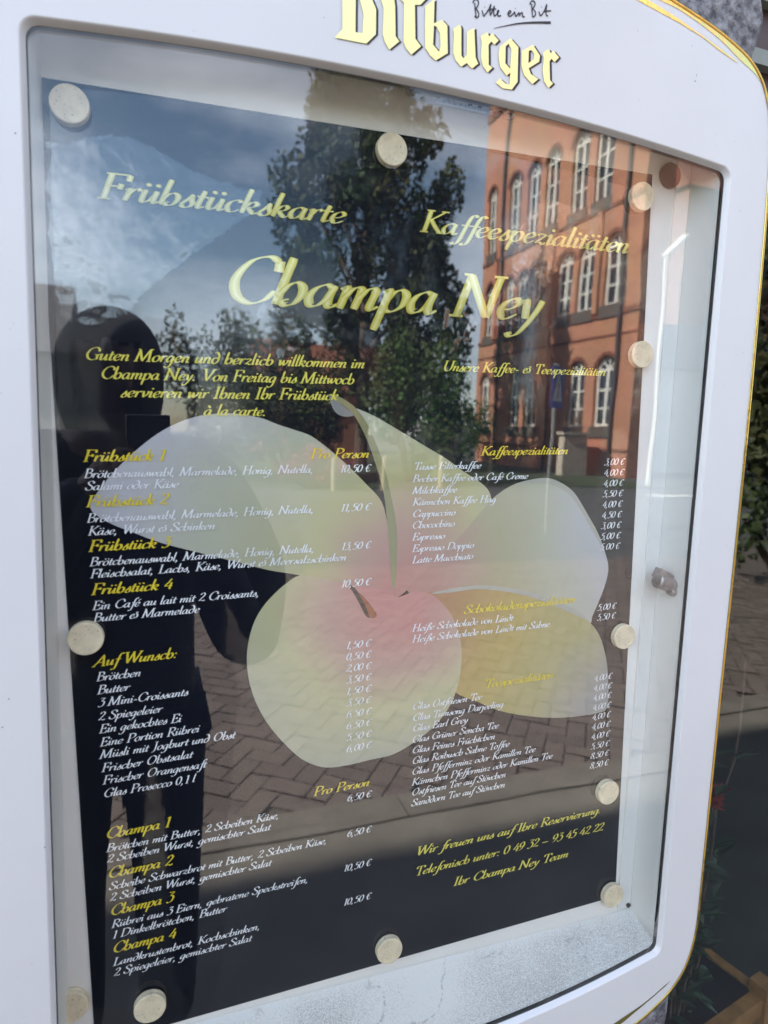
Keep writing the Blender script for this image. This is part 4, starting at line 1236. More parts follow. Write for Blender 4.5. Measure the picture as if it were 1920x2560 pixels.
def leaf(bm, p, d, up, L_, w):
    """pointed folded leaf of four faces"""
    d = d.normalized()
    s = d.cross(up)
    s = s.normalized() if s.length > 1e-5 else d.orthogonal().normalized()
    n_ = s.cross(d)
    a = bm.verts.new(p); b = bm.verts.new(p + d * L_ * 0.45 + s * w + n_ * w * .3); c = bm.verts.new(p + d * L_); e = bm.verts.new(p + d * L_ * 0.45 - s * w + n_ * w * .3)
    mm = bm.verts.new(p + d * L_ * 0.5)
    bm.faces.new((a, b, mm)); bm.faces.new((b, c, mm)); bm.faces.new((c, e, mm)); bm.faces.new((e, a, mm))


plant = empty('potted_plant', loc=(1.04, 0.32, 0.02))
tag(plant, 'twiggy pot plant with dark leaves and red blossoms in the shop window', 'plant')
bm = bmesh.new()
add_tube(bm, [(0, 0, 0), (0, 0, 0.15), (0, 0, 0.16)], [0.06, 0.085, 0.088], 20)
obj_bm('pot', bm, M['terracotta'], plant)
bs, bl_, bf_ = bmesh.new(), bmesh.new(), bmesh.new()
rnd = random.Random(21)
for k in range(13):
    a = rnd.uniform(0, 6.28); r = rnd.uniform(.02, .12); h = rnd.uniform(.45, 1.02)
    h += .26
    pts = [(rnd.uniform(-.03, .03), rnd.uniform(-.02, .02), 0.12)]
    for j in range(1, 6):
        t = j / 5
        pts.append((r * t * math.cos(a) + rnd.uniform(-.02, .02), 0.6 * r * t * math.sin(a) + rnd.uniform(-.012, .012), 0.12 + (h - .12) * t))
    add_tube(bs, catmull(pts, 3), 0.0024, 5)
    for j in range(20):
        t = rnd.uniform(0.45, 1.0)
        p = Vector(pts[min(5, int(t * 5))]) + Vector((rnd.uniform(-.02, .02), rnd.uniform(-.02, .02), rnd.uniform(-.06, .03)))
        leaf(bl_, p, Vector((rnd.uniform(-1, 1), rnd.uniform(-.7, .7), rnd.uniform(-.3, .6))), Vector((0, 0, 1)), rnd.uniform(.035, .06), .011)
for k in range(9):
    p = Vector((rnd.uniform(-.05, .12), rnd.uniform(-.05, .03), rnd.uniform(.82, .92)))
    for j in range(14):
        d = Vector((rnd.uniform(-1, 1), rnd.uniform(-1, 1), rnd.uniform(-.4, 1)))
        leaf(bf_, p, d, Vector((0, 0, 1)), .026, .009)
obj_bm('stem', bs, M['twig'], plant); obj_bm('foliage', bl_, M['leaf_dark'], plant); obj_bm('blossom', bf_, M['petal_red'], plant)

stool = empty('wooden_stool', loc=(0.871, 0.389, 0.02))
stool.rotation_euler = (0, 0, RAD(11))
tag(stool, 'orange brown wooden stool with black seat standing inside the shop window', 'stool')
bm = bmesh.new(); add_box(bm, -0.02, 0.36, -0.15, 0.175, 0.345, 0.372); obj_bm('seat', bm, M['black_ink'], stool)
for x0, x1, y0, y1 in ((-0.016, 0.356, -0.175, -0.15), (-0.016, 0.356, 0.177, 0.20), (-0.045, -0.02, -0.15, 0.175), (0.362, 0.385, -0.15, 0.175)):
    bm = bmesh.new(); add_box(bm, x0, x1, y0, y1, 0.335, 0.375); obj_bm('rail', bm, M['chair_wood'], stool)
for lx, ly in ((-0.035, -0.163), (0.375, -0.163), (-0.035, 0.19), (0.375, 0.19)):
    bm = bmesh.new(); add_box(bm, lx - .019, lx + .019, ly - .019, ly + .019, 0, .40); obj_bm('leg', bm, M['chair_wood'], stool)

# ------------------------------------------------------------------ the street that the glass mirrors
M['asphalt'] = mat('asphalt', (0.055, 0.055, 0.056), rough=0.9, var=0.2, scale=2.2, bump=0.3, bscale=150)
M['slab'] = mat('grey_paving_slab', (0.135, 0.122, 0.105), rough=0.85, var=0.2, scale=3, bump=0.25, bscale=90)
M['kerbstone'] = mat('kerb_stone', (0.135, 0.118, 0.104), rough=0.85, var=0.15, scale=8)
M['lawn'] = mat('lawn', (0.030, 0.042, 0.018), rough=0.95, var=0.35, scale=2.5)
M['paint'] = mat('road_paint', (0.75, 0.75, 0.73), rough=0.7, var=0.08)
V = [(-250, -320, 0), (250, -320, 0), (250, 60, 0), (-250, 60, 0)]
g = obj('ground', V, [(0, 1, 2, 3)], M['asphalt']); tag(g, kind='structure')
bm = bmesh.new(); add_box(bm, -40, 40, -1.70, 0.03, 0.001, 0.05)
tag(obj_bm('pavement', bm, M['slab']), kind='structure')
bm = bmesh.new()
x = -30
while x < 30:
    add_box(bm, x + .004, x + .996, -1.86, -1.705, 0.001, 0.058); x += 1.0
kb = obj_bm('kerb', bm, M['kerbstone']); tag(kb, kind='structure')
# herringbone clinker strip
mt, nt, b = base_mat('clinker_brick')
at = N(nt, 'ShaderNodeVertexColor'); at.layer_name = 'tone'
nt.links.new(at.outputs['Color'], b.inputs['Base Color']); b.inputs['Roughness'].default_value = 0.8
M['clinker'] = mt
Vc, Fc, Tc = [], [], []
rnd = random.Random(4)
bw, bl2 = 0.1, 0.2
c45, s45 = math.cos(RAD(38)), math.sin(RAD(38))
for i in range(-150, 150):
    for j in range(-60, 60):
        for k in (0, 1):
            ox = (i + j) * bw; oy = (i - j) * bw + 0.0
            ox, oy = i * bw + j * 2 * bw, i * bw - j * 2 * bw
            if k == 0: rx0, ry0, rx1, ry1 = ox, oy, ox + bl2, oy + bw
            else: rx0, ry0, rx1, ry1 = ox, oy + bw, ox + bw, oy + bw + bl2
            cx, cy = (rx0 + rx1) / 2, (ry0 + ry1) / 2
            X = cx * c45 - cy * s45 + 2.0; Y = cx * s45 + cy * c45 - 4.2
            if not (-2.2 < X < 6.5 and -6.3 < Y < -1.86): continue
            g_ = 0.0035; zz = 0.046 + rnd.uniform(-.003, .003)
            o = len(Vc)
            for px, py in ((rx0 + g_, ry0 + g_), (rx1 - g_, ry0 + g_), (rx1 - g_, ry1 - g_), (rx0 + g_, ry1 - g_)):
                Vc.append((px * c45 - py * s45 + 2.0, px * s45 + py * c45 - 4.2, zz))
            Fc.append((o, o + 1, o + 2, o + 3))
            t = rnd.uniform(.84, 1.16)
            Tc += [(0.116 * t, 0.092 * t, 0.082 * t)] * 4
hb = obj('brick_pavement', Vc, Fc, M['clinker']); tag(hb, kind='structure')
ca = hb.data.color_attributes.new('tone', 'FLOAT_COLOR', 'POINT')
for i, c in enumerate(Tc): ca.data[i].color = (*c, 1)
V = [(-40, -6.3, 0.03), (40, -6.3, 0.03), (40, -1.86, 0.03), (-40, -1.86, 0.03)]
tag(obj('brick_pavement_bed', V, [(0, 1, 2, 3)], mat('mortar_bed', (0.078, 0.064, 0.056), rough=.95, var=.2)), kind='structure')
V, F = [], []
for q in ((13.5, -14.75, 15.4, -14.45),):
    o = len(V); V += [(q[0], q[1], .004), (q[2], q[1], .004), (q[2], q[3], .004), (q[0], q[3], .004)]; F.append((o, o + 1, o + 2, o + 3))
tag(obj('road_marking', V, F, M['paint']), kind='structure')
V = [(-120, -120, .02), (17.2, -120, .02), (17.2, -17.0, .02), (-120, -17.0, .02)]
tag(obj('lawn', V, [(0, 1, 2, 3)], M['lawn']), kind='structure')

# school building, facade towards -X
M['brick'] = None
mt, nt, b = base_mat('orange_brick')
L = nt.links.new
tcn = N(nt, 'ShaderNodeTexCoord')
sw = N(nt, 'ShaderNodeSeparateXYZ'); cm_ = N(nt, 'ShaderNodeCombineXYZ'); ad = N(nt, 'ShaderNodeMath', operation='ADD')
L(tcn.outputs['Object'], sw.inputs[0]); L(sw.outputs['X'], ad.inputs[0]); L(sw.outputs['Y'], ad.inputs[1])
L(ad.outputs[0], cm_.inputs['X']); L(sw.outputs['Z'], cm_.inputs['Y'])
br = N(nt, 'ShaderNodeTexBrick'); br.inputs['Scale'].default_value = 1.0
br.inputs['Brick Width'].default_value = 0.26; br.inputs['Row Height'].default_value = 0.085; br.inputs['Mortar Size'].default_value = 0.008
br.inputs['Color1'].default_value = (0.42, 0.165, 0.085, 1); br.inputs['Color2'].default_value = (0.34, 0.130, 0.070, 1); br.inputs['Mortar'].default_value = (0.30, 0.18, 0.11, 1)
L(cm_.outputs[0], br.inputs['Vector'])
n1 = N(nt, 'ShaderNodeTexNoise'); n1.inputs['Scale'].default_value = 0.5; n1.inputs['Detail'].default_value = 5
L(tcn.outputs['Object'], n1.inputs['Vector'])
mxb = N(nt, 'ShaderNodeMixRGB', blend_type='MULTIPLY'); mxb.inputs['Fac'].default_value = 0.45
L(br.outputs['Color'], mxb.inputs[1]); L(n1.outputs['Color'], mxb.inputs[2]); 
hs = N(nt, 'ShaderNodeHueSaturation'); hs.inputs['Saturation'].default_value = 0.93; hs.inputs['Value'].default_value = 1.3
L(mxb.outputs['Color'], hs.inputs['Color']); L(hs.outputs['Color'], b.inputs['Base Color'])
b.inputs['Roughness'].default_value = 0.85
M['brick'] = mt
M['brick_dark'] = mat('dark_brick_band', (0.15, 0.05, 0.03), rough=.85, var=.2, scale=6)
M['white_wood'] = mat('white_window_wood', (0.62, 0.62, 0.58), rough=.5, var=.06)
M['sill'] = mat('dark_sill', (0.085, 0.07, 0.06), rough=.7, var=.2)
M['pane'] = mat('dark_window_glass', (0.02, 0.028, 0.036), rough=0.08, spec=0.8)
M['pipe'] = mat('dark_drainpipe', (0.05, 0.042, 0.042), rough=.5)
M['plaster'] = mat('pale_plaster', (0.55, 0.52, 0.48), rough=.85, var=.08, scale=2)

XF = 18.384
YN, YF = -21.45, -34.7
ZT = 19.6
school = empty('school_building', loc=(0, 0, 0))
tag(school, 'tall orange brick school building with rows of white arched windows, mirrored in the glass', 'building')


def arch_pts(yc, w, z0, z1, rise, n=10, shrink=0.0):
    """opening outline (y, z): square foot, arched head"""
    h = w / 2 - shrink
    zs = z1 - rise
    pts = [(yc - h, z0 + shrink), (yc + h, z0 + shrink)]
    for i in range(n + 1):
        a = math.pi * i / n
        pts.append((yc + h * math.cos(a), zs + (rise - shrink) * math.sin(a)))
    return pts


WIN = []
for yc, w in ((-23.05, 1.25), (-24.95, 1.15), (-26.45, 1.15), (-28.75, 1.1), (-30.2, 1.1), (-31.5, 1.0), (-33.65, 1.0)):
    WIN.append((yc, w, 7.25, 10.15, 0.55))
for yc, w in ((-23.15, 1.3), (-25.05, 1.2), (-28.9, 1.1), (-30.45, 1.1), (-33.65, 1.0)):
    WIN.append((yc, w, 2.15, 5.15, 0.6))
for yc, w in ((-24.15, 1.25), (-25.9, 1.2), (-28.05, 1.2), (-29.7, 1.1), (-31.35, 1.0), (-33.65, 0.95)):
    WIN.append((yc, w, 11.75, 15.3, 0.6))
outer = [(YF, 0), (YN, 0), (YN, ZT), (YF, ZT)]
holes = [arch_pts(*q) for q in WIN]
v2, f2 = flat_poly(outer, 0, holes)
V = [(XF, y, z) for y, z, _ in v2]; F = [tuple(reversed(f)) for f in f2]
parts = [(V, F)]
for h in holes:                               # reveals
    k = len(h)
    Vr = [(XF, y, z) for y, z in h] + [(XF + 0.28, y, z) for y, z in h]
    parts.append((Vr, [(i, (i + 1) % k, k + (i + 1) % k, k + i) for i in range(k)]))
XB = 19.7
parts.append(([(XF, YN, 0), (XB, YN, 0), (XB, YN, ZT), (XF, YN, ZT), (XF, YF, 0), (XB, YF, 0), (XB, YF, ZT), (XF, YF, ZT)], [(0, 1, 2, 3), (5, 4, 7, 6), (1, 5, 6, 2), (3, 2, 6, 7)]))
V, F = merge(parts)
obj('wall', V, F, M['brick'], school)
# stepped gable over the far bay, parapet and bands
bm = bmesh.new()
gp = [(-34.7, 19.6), (-31.9, 19.6), (-31.9, 20.4), (-32.5, 21.0), (-32.6, 21.8), (-33.3, 23.0), (-34.0, 21.8), (-34.1, 21.0), (-34.7, 20.4)]
fr = [bm.verts.new((XF - 0.03, y, z)) for y, z in gp]; bk = [bm.verts.new((XF + .5, y, z)) for y, z in gp]
bm.faces.new(fr); bm.faces.new(bk[::-1])
for i in range(len(gp)):
    j = (i + 1) % len(gp); bm.faces.new((fr[i], bk[i], bk[j], fr[j]))
bmesh.ops.recalc_face_normals(bm, faces=bm.faces)
obj_bm('gable', bm, M['brick'], school)
for z, h, t in ((6.78, 0.20, .07), (5.95, 0.10, .04), (11.2, 0.16, .06), (19.15, 0.4, .12), (1.1, 0.12, .05)):
    bm = bmesh.new()
    add_box(bm, XF - t, XF - 0.002, YF + .01, YN + t, z, z + h)
    obj_bm('cornice', bm, M['brick_dark'], school)
for y, z0, z1 in ((-22.4, 0, 19.1), (-32.25, 0, 19.1), (-27.2, 0, 6.8)):
    bm = bmesh.new(); add_tube(bm, [(XF - .13, y, z0), (XF - .13, y, z1)], .075, 8); obj_bm('drainpipe', bm, M['pipe'], school)
for y in (-24.0, -27.4, -32.9):
    bm = bmesh.new(); add_box(bm, XF - .16, XF - .004, y - .16, y + .16, 6.99, 11.19); obj_bm('pilaster', bm, M['brick'], school)


def bar_yz(bm, pts, w, x0, x1):
    """flat bar along a y-z line"""
    (y0, z0), (y1, z1) = pts
    d = Vector((y1 - y0, z1 - z0)).normalized(); nn = Vector((-d.y, d.x)) * w / 2
    c = [(y0 + nn.x, z0 + nn.y), (y0 - nn.x, z0 - nn.y), (y1 - nn.x, z1 - nn.y), (y1 + nn.x, z1 + nn.y)]
    a = [bm.verts.new((x0, y, z)) for y, z in c]; b_ = [bm.verts.new((x1, y, z)) for y, z in c]
    bm.faces.new(a[::-1]); bm.faces.new(b_)
    for i in range(4):
        j = (i + 1) % 4; bm.faces.new((a[i], b_[i], b_[j], a[j]))


for yc, w, z0, z1, rise in WIN:
    bm = bmesh.new()
    xf = XF + .16
    o_ = arch_pts(yc, w, z0, z1, rise, 10, 0.0); i_ = arch_pts(yc, w, z0, z1, rise, 10, 0.11)
    for x in (xf,):
        a = [bm.verts.new((x, y, z)) for y, z in o_]; b_ = [bm.verts.new((x, y, z)) for y, z in i_]; c_ = [bm.verts.new((x + .09, y, z)) for y, z in i_]
        k = len(a)
        for i in range(k):
            j = (i + 1) % k
            bm.faces.new((a[i], a[j], b_[j], b_[i])); bm.faces.new((b_[i], b_[j], c_[j], c_[i]))
    zs = z1 - rise
    bar_yz(bm, ((yc, z0), (yc, zs)), .15, xf - .012, xf + .06)
    bar_yz(bm, ((yc - w / 2, zs), (yc + w / 2, zs)), .12, xf - .02, xf + .06)
    for f in (.33, .66):
        zz = z0 + (zs - z0) * f
        bar_yz(bm, ((yc - w / 2, zz), (yc + w / 2, zz)), .085, xf + .004, xf + .05)
    for a_ in (45, 90, 135):
        bar_yz(bm, ((yc, zs), (yc + (w / 2 - .03) * math.cos(RAD(a_)), zs + (rise - .03) * math.sin(RAD(a_)))), .06, xf + .003, xf + .05)
    wfr = obj_bm('window', bm, M['white_wood'], school)
    v2, f2 = flat_poly(arch_pts(yc, w, z0, z1, rise), 0)
    obj('pane', [(xf + .05, y, z) for y, z, _ in v2], [tuple(reversed(f)) for f in f2], M['pane'], wfr)
    bm = bmesh.new()                            # relieving arch above the window
    o_ = arch_pts(yc, w + .34, zs - .02, z1 + .17, rise + .19)[2:]; i_ = arch_pts(yc, w + .02, zs - .02, z1 + .01, rise + .03)[2:]
    a = [bm.verts.new((XF - .03, y, z)) for y, z in o_]; b_ = [bm.verts.new((XF - .03, y, z)) for y, z in i_]
    for i in range(len(a) - 1): bm.faces.new((a[i], b_[i], b_[i + 1], a[i + 1]))
    obj_bm('window_arch', bm, M['brick_dark'], wfr)
    bm = bmesh.new(); add_box(bm, XF - .08, XF + .20, yc - w / 2 - .1, yc + w / 2 + .1, z0 - .50, z0 - .003); obj_bm('sill', bm, M['sill'], wfr)

wing = empty('plaster_wing', loc=(0, 0, 0))
tag(wing, 'low pale plaster building with dark sloping roof behind the street lamp, mirrored in the glass', 'building')
bm = bmesh.new(); add_box(bm, 20.2, 46, -36, -26, 0, 5.2); obj_bm('wall', bm, M['plaster'], wing)
bm = bmesh.new()
for q in (((20.0, -25.6, 5.2), (46.2, -25.6, 5.2), (46.2, -31, 8.4), (20.0, -31, 8.4)), ((20.0, -36.4, 5.2), (20.0, -31, 8.4), (46.2, -31, 8.4), (46.2, -36.4, 5.2)), ((20, -25.6, 5.2), (20, -31, 8.4), (20, -36.4, 5.2))):
    bm.faces.new([bm.verts.new(p) for p in q])
obj_bm('roof', bm, mat('slate_roof', (0.10, 0.10, 0.11), rough=.7, var=.2, scale=5), wing)

annex = empty('brown_building', loc=(22, 0, 0))
tag(annex, 'tall dull brown brick building far behind the low plaster wing, mirrored in the glass', 'building')
bm = bmesh.new(); add_box(bm, 23, 60, -58, -48, 0, 24); obj_bm('wall', bm, mat('dull_brown_brick', (0.20, 0.105, 0.075), rough=.9, var=.2, scale=1.5), annex)
bm = bmesh.new()
for q in (((22.6, -47.6, 24), (60, -47.6, 24), (60, -53, 30), (22.6, -53, 30)), ((22.6, -58.4, 24), (22.6, -53, 30), (60, -53, 30), (60, -58.4, 24)), ((22.6, -47.6, 24), (22.6, -53, 30), (22.6, -58.4, 24))):
    bm.faces.new([bm.verts.new(p) for p in q])
obj_bm('roof', bm, M['roof_tile'], annex)
for k in range(5):
    for z in (4, 10, 16):
        bm = bmesh.new(); add_box(bm, 26 + k * 6, 28 + k * 6, -47.99, -47.9, z, z + 3.4); obj_bm('window', bm, M['pane'], annex)
bm = bmesh.new(); add_box(bm, 16.2, 17.3, -22.9, -22.5, 0.0, 1.75); add_box(bm, 16.1, 17.4, -22.98, -22.42, 1.75, 1.87)
tag(obj_bm('gate_pillar', bm, mat('pale_pillar_stone', (0.42, 0.38, 0.32), rough=.85, var=.2, scale=6)), 'squat pale stone gate pillar in front of the school, mirrored in the glass', 'gate pillar')
bm = bmesh.new(); add_box(bm, 17.32, 18.0, -22.85, -22.6, 0, 1.25)
tag(obj_bm('garden_wall', bm, M['brick']), 'low brick garden wall between pale pillar and school, mirrored in the glass', 'wall')

# street lamp
lamp = empty('street_lamp', loc=(16.8, -18.3, 0.02))
tag(lamp, 'tall slim white street lamp with a slanting head, mirrored over the white panel', 'street lamp')
M['lamp_white'] = mat('lamp_white_metal', (0.50, 0.48, 0.43), rough=.4)
bm = bmesh.new(); add_tube(bm, [(0, 0, 0), (0, 0, 1.2), (0, 0, 7.85)], [0.085, 0.075, 0.055], 12); obj_bm('pole', bm, M['lamp_white'], lamp)
bm = bmesh.new()
mtx = Matrix.Translation((0, 0, 7.88)) @ Matrix.Rotation(RAD(-45), 4, 'Y')
add_box(bm, -.05, 1.05, -.16, .16, -.06, .07, mtx); hd = obj_bm('lamp_head', bm, M['lamp_white'], lamp)
bvm = hd.modifiers.new('b', 'BEVEL'); bvm.width = .04; bvm.segments = 3

# pedestrian crossing sign
sign = empty('crossing_sign', loc=(6.2, -8.6, 0.0))
tag(sign, 'blue square pedestrian crossing sign with white triangle on a thin post, mirrored in the glass', 'road sign')
bm = bmesh.new(); add_tube(bm, [(0, 0, 0), (0, 0, 2.75)], .03, 10); obj_bm('post', bm, mat('galvanised_post', (0.5, 0.5, 0.5), rough=.4, metal=.8), sign)
SM = Matrix.Translation((0, 0, 2.38)) @ Matrix.Rotation(RAD(-38), 4, 'Z')
bm = bmesh.new(); add_box(bm, -.3, .3, .035, .045, -.33, .33, SM); obj_bm('sign_plate', bm, mat('sign_blue', (0.02, 0.075, 0.42), rough=.35), sign)
def sign_shape(polys, y):
    V, F = [], []
    for q in polys:
        o = len(V); V += [SM @ Vector((x, y, z)) for x, z in q]; F.append(tuple(range(o, o + len(q))))
    return V, F
V, F = sign_shape([[(-.24, -.22), (.24, -.22), (0, .26)]], .0475)
obj('sign_triangle', V, F, mat('sign_white', (0.8, 0.8, 0.78), rough=.4), sign)
fig = [[(-.02, .10), (.03, .10), (.03, .14), (-.02, .14)], [(-.03, -.06), (.035, -.06), (.03, .09), (-.015, .09)], [(-.09, -.19), (-.055, -.19), (.01, -.06), (-.03, -.06)], [(.06, -.19), (.095, -.19), (.035, -.06), (0, -.06)],
       [(-.03, .07), (-.09, .0), (-.075, -.01), (-.02, .05)], [(.03, .07), (.08, .0), (.065, -.01), (.025, .05)]]
V, F = sign_shape(fig, .0490)
obj('sign_figure', V, F, M['black_ink'], sign)

# wooden bollards by the road
for i, (x, y) in enumerate(((4.55, -16.2), (6.1, -16.4), (7.9, -16.6))):
    bm = bmesh.new(); add_tube(bm, [(0, 0, 0), (0, 0, .82), (0, 0, .9)], [.075, .07, .03], 10)
    o = obj_bm('bollard', bm, mat('weathered_post', (0.34, 0.29, 0.21), rough=.8, var=.15) if i == 0 else bpy.data.materials['weathered_post'])
    o.location = (x, y, 0.0)
    tag(o, ['weathered wooden bollard beside the flower bed, first of three along the road', 'weathered wooden bollard in the middle of three along the road', 'weathered wooden bollard in front of the bushy green shrub, last of three'][i], 'bollard', 'wooden bollards beside the road')


# ------------------------------------------------------------------ trees and shrubs
def leaf_mat(name, c1, c2):
    mt, nt, b = base_mat(name)
    at = N(nt, 'ShaderNodeVertexColor'); at.layer_name = 'tone'
    nt.links.new(at.outputs['Color'], b.inputs['Base Color'])
    b.inputs['Roughness'].default_value = .6
    b.inputs['Specular IOR Level'].default_value = .25
    return mt


def crown(name, clumps, leaves, size, cols, mt, parent, seed, upright=0.0):
    """leaf-sized faces spread through overlapping clumps (centre, radii)"""
    rnd = random.Random(seed)
    V, F, T = [], [], []
    tot = sum(c[1][0] * c[1][1] * c[1][2] for c in clumps) ** 1
    wts = [(c[1][0] * c[1][1] * c[1][2]) ** 0.7 for c in clumps]
    sw_ = sum(wts)
    for (c, r), w_ in zip(clumps, wts):
        tone = rnd.uniform(.7, 1.3)
        base = [rnd.uniform(a, b_) for a, b_ in zip(*cols)]
        for _ in range(int(leaves * w_ / sw_)):
            while True:
                p = Vector((rnd.uniform(-1, 1), rnd.uniform(-1, 1), rnd.uniform(-1, 1)))
                if .25 < p.length < 1: break
            p = Vector((c[0] + p.x * r[0], c[1] + p.y * r[1], c[2] + p.z * r[2]))
            d = Vector((rnd.gauss(0, 1), rnd.gauss(0, 1), rnd.gauss(0, 1) + upright)).normalized()
            s = d.cross(Vector((rnd.gauss(0, 1), rnd.gauss(0, 1), rnd.gauss(0, 1)))).normalized()
            L_ = size * rnd.uniform(.6, 1.4); w2 = L_ * .34
            o = len(V)
            V += [p, p + d * L_ * .5 + s * w2, p + d * L_, p + d * L_ * .5 - s * w2]
            F.append((o, o + 1, o + 2, o + 3))
            t = tone * rnd.uniform(.7, 1.35)
            T += [tuple(x * t for x in base)] * 4
    ob = obj(name, V, F, mt, parent)
    ca = ob.data.color_attributes.new('tone', 'FLOAT_COLOR', 'POINT')
    flat = []
    for t in T: flat += [t[0], t[1], t[2], 1.0]
    ca.data.foreach_set('color', flat)
    return ob


M['leaves'] = leaf_mat('leaves', None, None)
M['bark'] = mat('bark', (0.09, 0.065, 0.045), rough=.9, var=.3, scale=12)
DARKG = ((0.020, 0.035, 0.012), (0.045, 0.060, 0.020))
MIDG = ((0.035, 0.070, 0.018), (0.065, 0.105, 0.028))


def columnar(loc, H, Wd, seed, n, label, cols=DARKG):
    t = empty('columnar_tree', loc=loc); tag(t, label, 'tree')
    bm = bmesh.new(); add_tube(bm, [(0, 0, 0), (0.05, 0, H * .3), (0, .05, H * .8)], [.34, .26, .06], 10)
    rnd = random.Random(seed)
    cl = []
    for k in range(105):
        z = H * (0.16 + 0.80 * rnd.random() ** 0.9)
        f = z / H
        rr = Wd * (0.34 + .62 * math.sin(min(1, (1.05 - f) / .72) * math.pi / 2)) * (0.6 if f < .2 else 1)
        a = rnd.uniform(0, 6.28); q = rr * rnd.uniform(.35, .98)
        c = (q * math.cos(a), q * math.sin(a), z)
        cl.append((c, (rnd.uniform(.32, .75), rnd.uniform(.32, .75), rnd.uniform(1.0, 2.0))))
        if k % 5 == 0: add_tube(bm, [(0, 0, z * .6), (c[0] * .6, c[1] * .6, z * .85), c], [.09, .06, .03], 6)
    for k in range(9):                        # upright tips
        a = rnd.uniform(0, 6.28); q = Wd * rnd.uniform(0, .5)
        cl.append(((q * math.cos(a), q * math.sin(a), H * rnd.uniform(.9, 1.0)), (.28, .28, rnd.uniform(.9, 1.5))))
    obj_bm('trunk', bm, M['bark'], t)
    crown('crown', cl, n, .26, cols, M['leaves'], t, seed + 1, upright=1.2)
    return t


columnar((9.0, -28.0, 0), 16.6, 5.3, 31, 30000, 'tall broad dark green columnar tree beside the school, mirrored in the glass')


def bush(name, loc, r, h, seed, n, label, cols=MIDG, size=.14, cat='shrub'):
    t = empty(name, loc=loc); tag(t, label, cat)
    rnd = random.Random(seed)
    cl = []
    bm = bmesh.new()
    for k in range(22):
        a = rnd.uniform(0, 6.28); q = r * math.sqrt(rnd.random()) * .8; z = h * rnd.uniform(.22, .86)
        c = (q * math.cos(a), q * math.sin(a) * .8, z)
        cl.append((c, (r * rnd.uniform(.22, .4), r * rnd.uniform(.22, .4), h * rnd.uniform(.14, .26))))
        if k % 3 == 0: add_tube(bm, [(c[0] * .2, c[1] * .2, 0), (c[0] * .6, c[1] * .6, z * .5), c], [.06, .04, .015], 6)
    obj_bm('trunk', bm, M['bark'], t)
    crown('crown', cl, n, size, cols, M['leaves'], t, seed + 3, upright=.5)
    return t


bush('shrub', (7.9, -18.6, 0), 1.9, 4.4, 51, 6500, 'bushy mid green shrub in front of the school corner, mirrored in the glass')
bush('shrub', (2.0, -19.0, 0), 1.75, 4.9, 52, 5500, 'dark rounded shrub next to the photographer, mirrored in the glass', DARKG)
bush('shrub', (4.4, -21.5, 0), 1.9, 4.2, 53, 5000, 'low dark shrub under the tall columnar tree, mirrored in the glass', DARKG)
bush('shrub', (12.0, -24.5, 0), 1.6, 3.0, 56, 3500, 'small green shrub squeezed against the school wall, mirrored in the glass')
bush('flower_bed', (4.2, -16.9, 0), 1.1, 1.2, 54, 1800, 'low flower bed with pink red blossoms, mirrored above the pale flower', ((0.10, .02, .03), (.30, .05, .09)), .08, 'flower bed')
bush('shrub', (6.75, -4.2, .05), .95, 2.7, 58, 5000, 'dark bushy shrub on the pavement, added so the shop window mirrors dark green', DARKG, .11)  # added shrub, gives the shop pane something dark to mirror
bush('shrub', (19.4, -13.4, 0), 3.0, 9.0, 57, 9000, 'tall dark green shrub, added out of view to darken the shop window reflection', DARKG, .2)  # added out of view, keeps the upper reflection in the shop pane dark
# clipped hedge behind, and a red roofed house
hd_ = empty('hedge', loc=(-6, -24, 0)); tag(hd_, 'long dark clipped hedge behind the photographer, mirrored in the glass', 'hedge')
cl = [((x, 0, .8), (.75, .5, .75)) for x in [-6 + i * .9 for i in range(0, 9)]]
crown('foliage', cl, 6500, .15, DARKG, M['leaves'], hd_, 61)
rh = empty('red_roofed_house', loc=(11.5, -46, 0)); tag(rh, 'small orange brick house with red roof between the shrubs, mirrored in the glass', 'house')
bm = bmesh.new(); add_box(bm, -4.5, 2.5, -3, 3, 0, 4.2); obj_bm('wall', bm, M['brick'], rh)
bm = bmesh.new()
for q in (((-4.8, 3.3, 4.2), (2.8, 3.3, 4.2), (2.8, 0, 7.6), (-4.8, 0, 7.6)), ((-4.8, -3.3, 4.2), (-4.8, 0, 7.6), (2.8, 0, 7.6), (2.8, -3.3, 4.2)), ((-4.8, 3.3, 4.2), (-4.8, 0, 7.6), (-4.8, -3.3, 4.2)), ((2.8, 3.3, 4.2), (2.8, -3.3, 4.2), (2.8, 0, 7.6))):
    bm.faces.new([bm.verts.new(p) for p in q])
obj_bm('roof', bm, M['roof_tile'], rh)
for i, x in enumerate((-3.2, -.6)):
    bm = bmesh.new(); add_box(bm, x, x + 1, 3.004, 3.05, 1.2, 2.7); obj_bm('window', bm, M['pane'], rh)
fh = empty('grey_roofed_house', loc=(-9.8, -36, 0)); tag(fh, 'long pale house with grey roof far behind the photographer, mirrored in the glass', 'house')
bm = bmesh.new(); add_box(bm, -9, 6, -4, 4, 0, 4.6); obj_bm('wall', bm, M['plaster'], fh)
bm = bmesh.new()
for q in (((-9.4, 4.4, 4.6), (6.4, 4.4, 4.6), (6.4, 0, 8.2), (-9.4, 0, 8.2)), ((-9.4, -4.4, 4.6), (-9.4, 0, 8.2), (6.4, 0, 8.2), (6.4, -4.4, 4.6)), ((6.4, 4.4, 4.6), (6.4, -4.4, 4.6), (6.4, 0, 8.2)), ((-9.4, 4.4, 4.6), (-9.4, 0, 8.2), (-9.4, -4.4, 4.6))):
    bm.faces.new([bm.verts.new(p) for p in q])
obj_bm('roof', bm, bpy.data.materials['slate_roof'], fh)

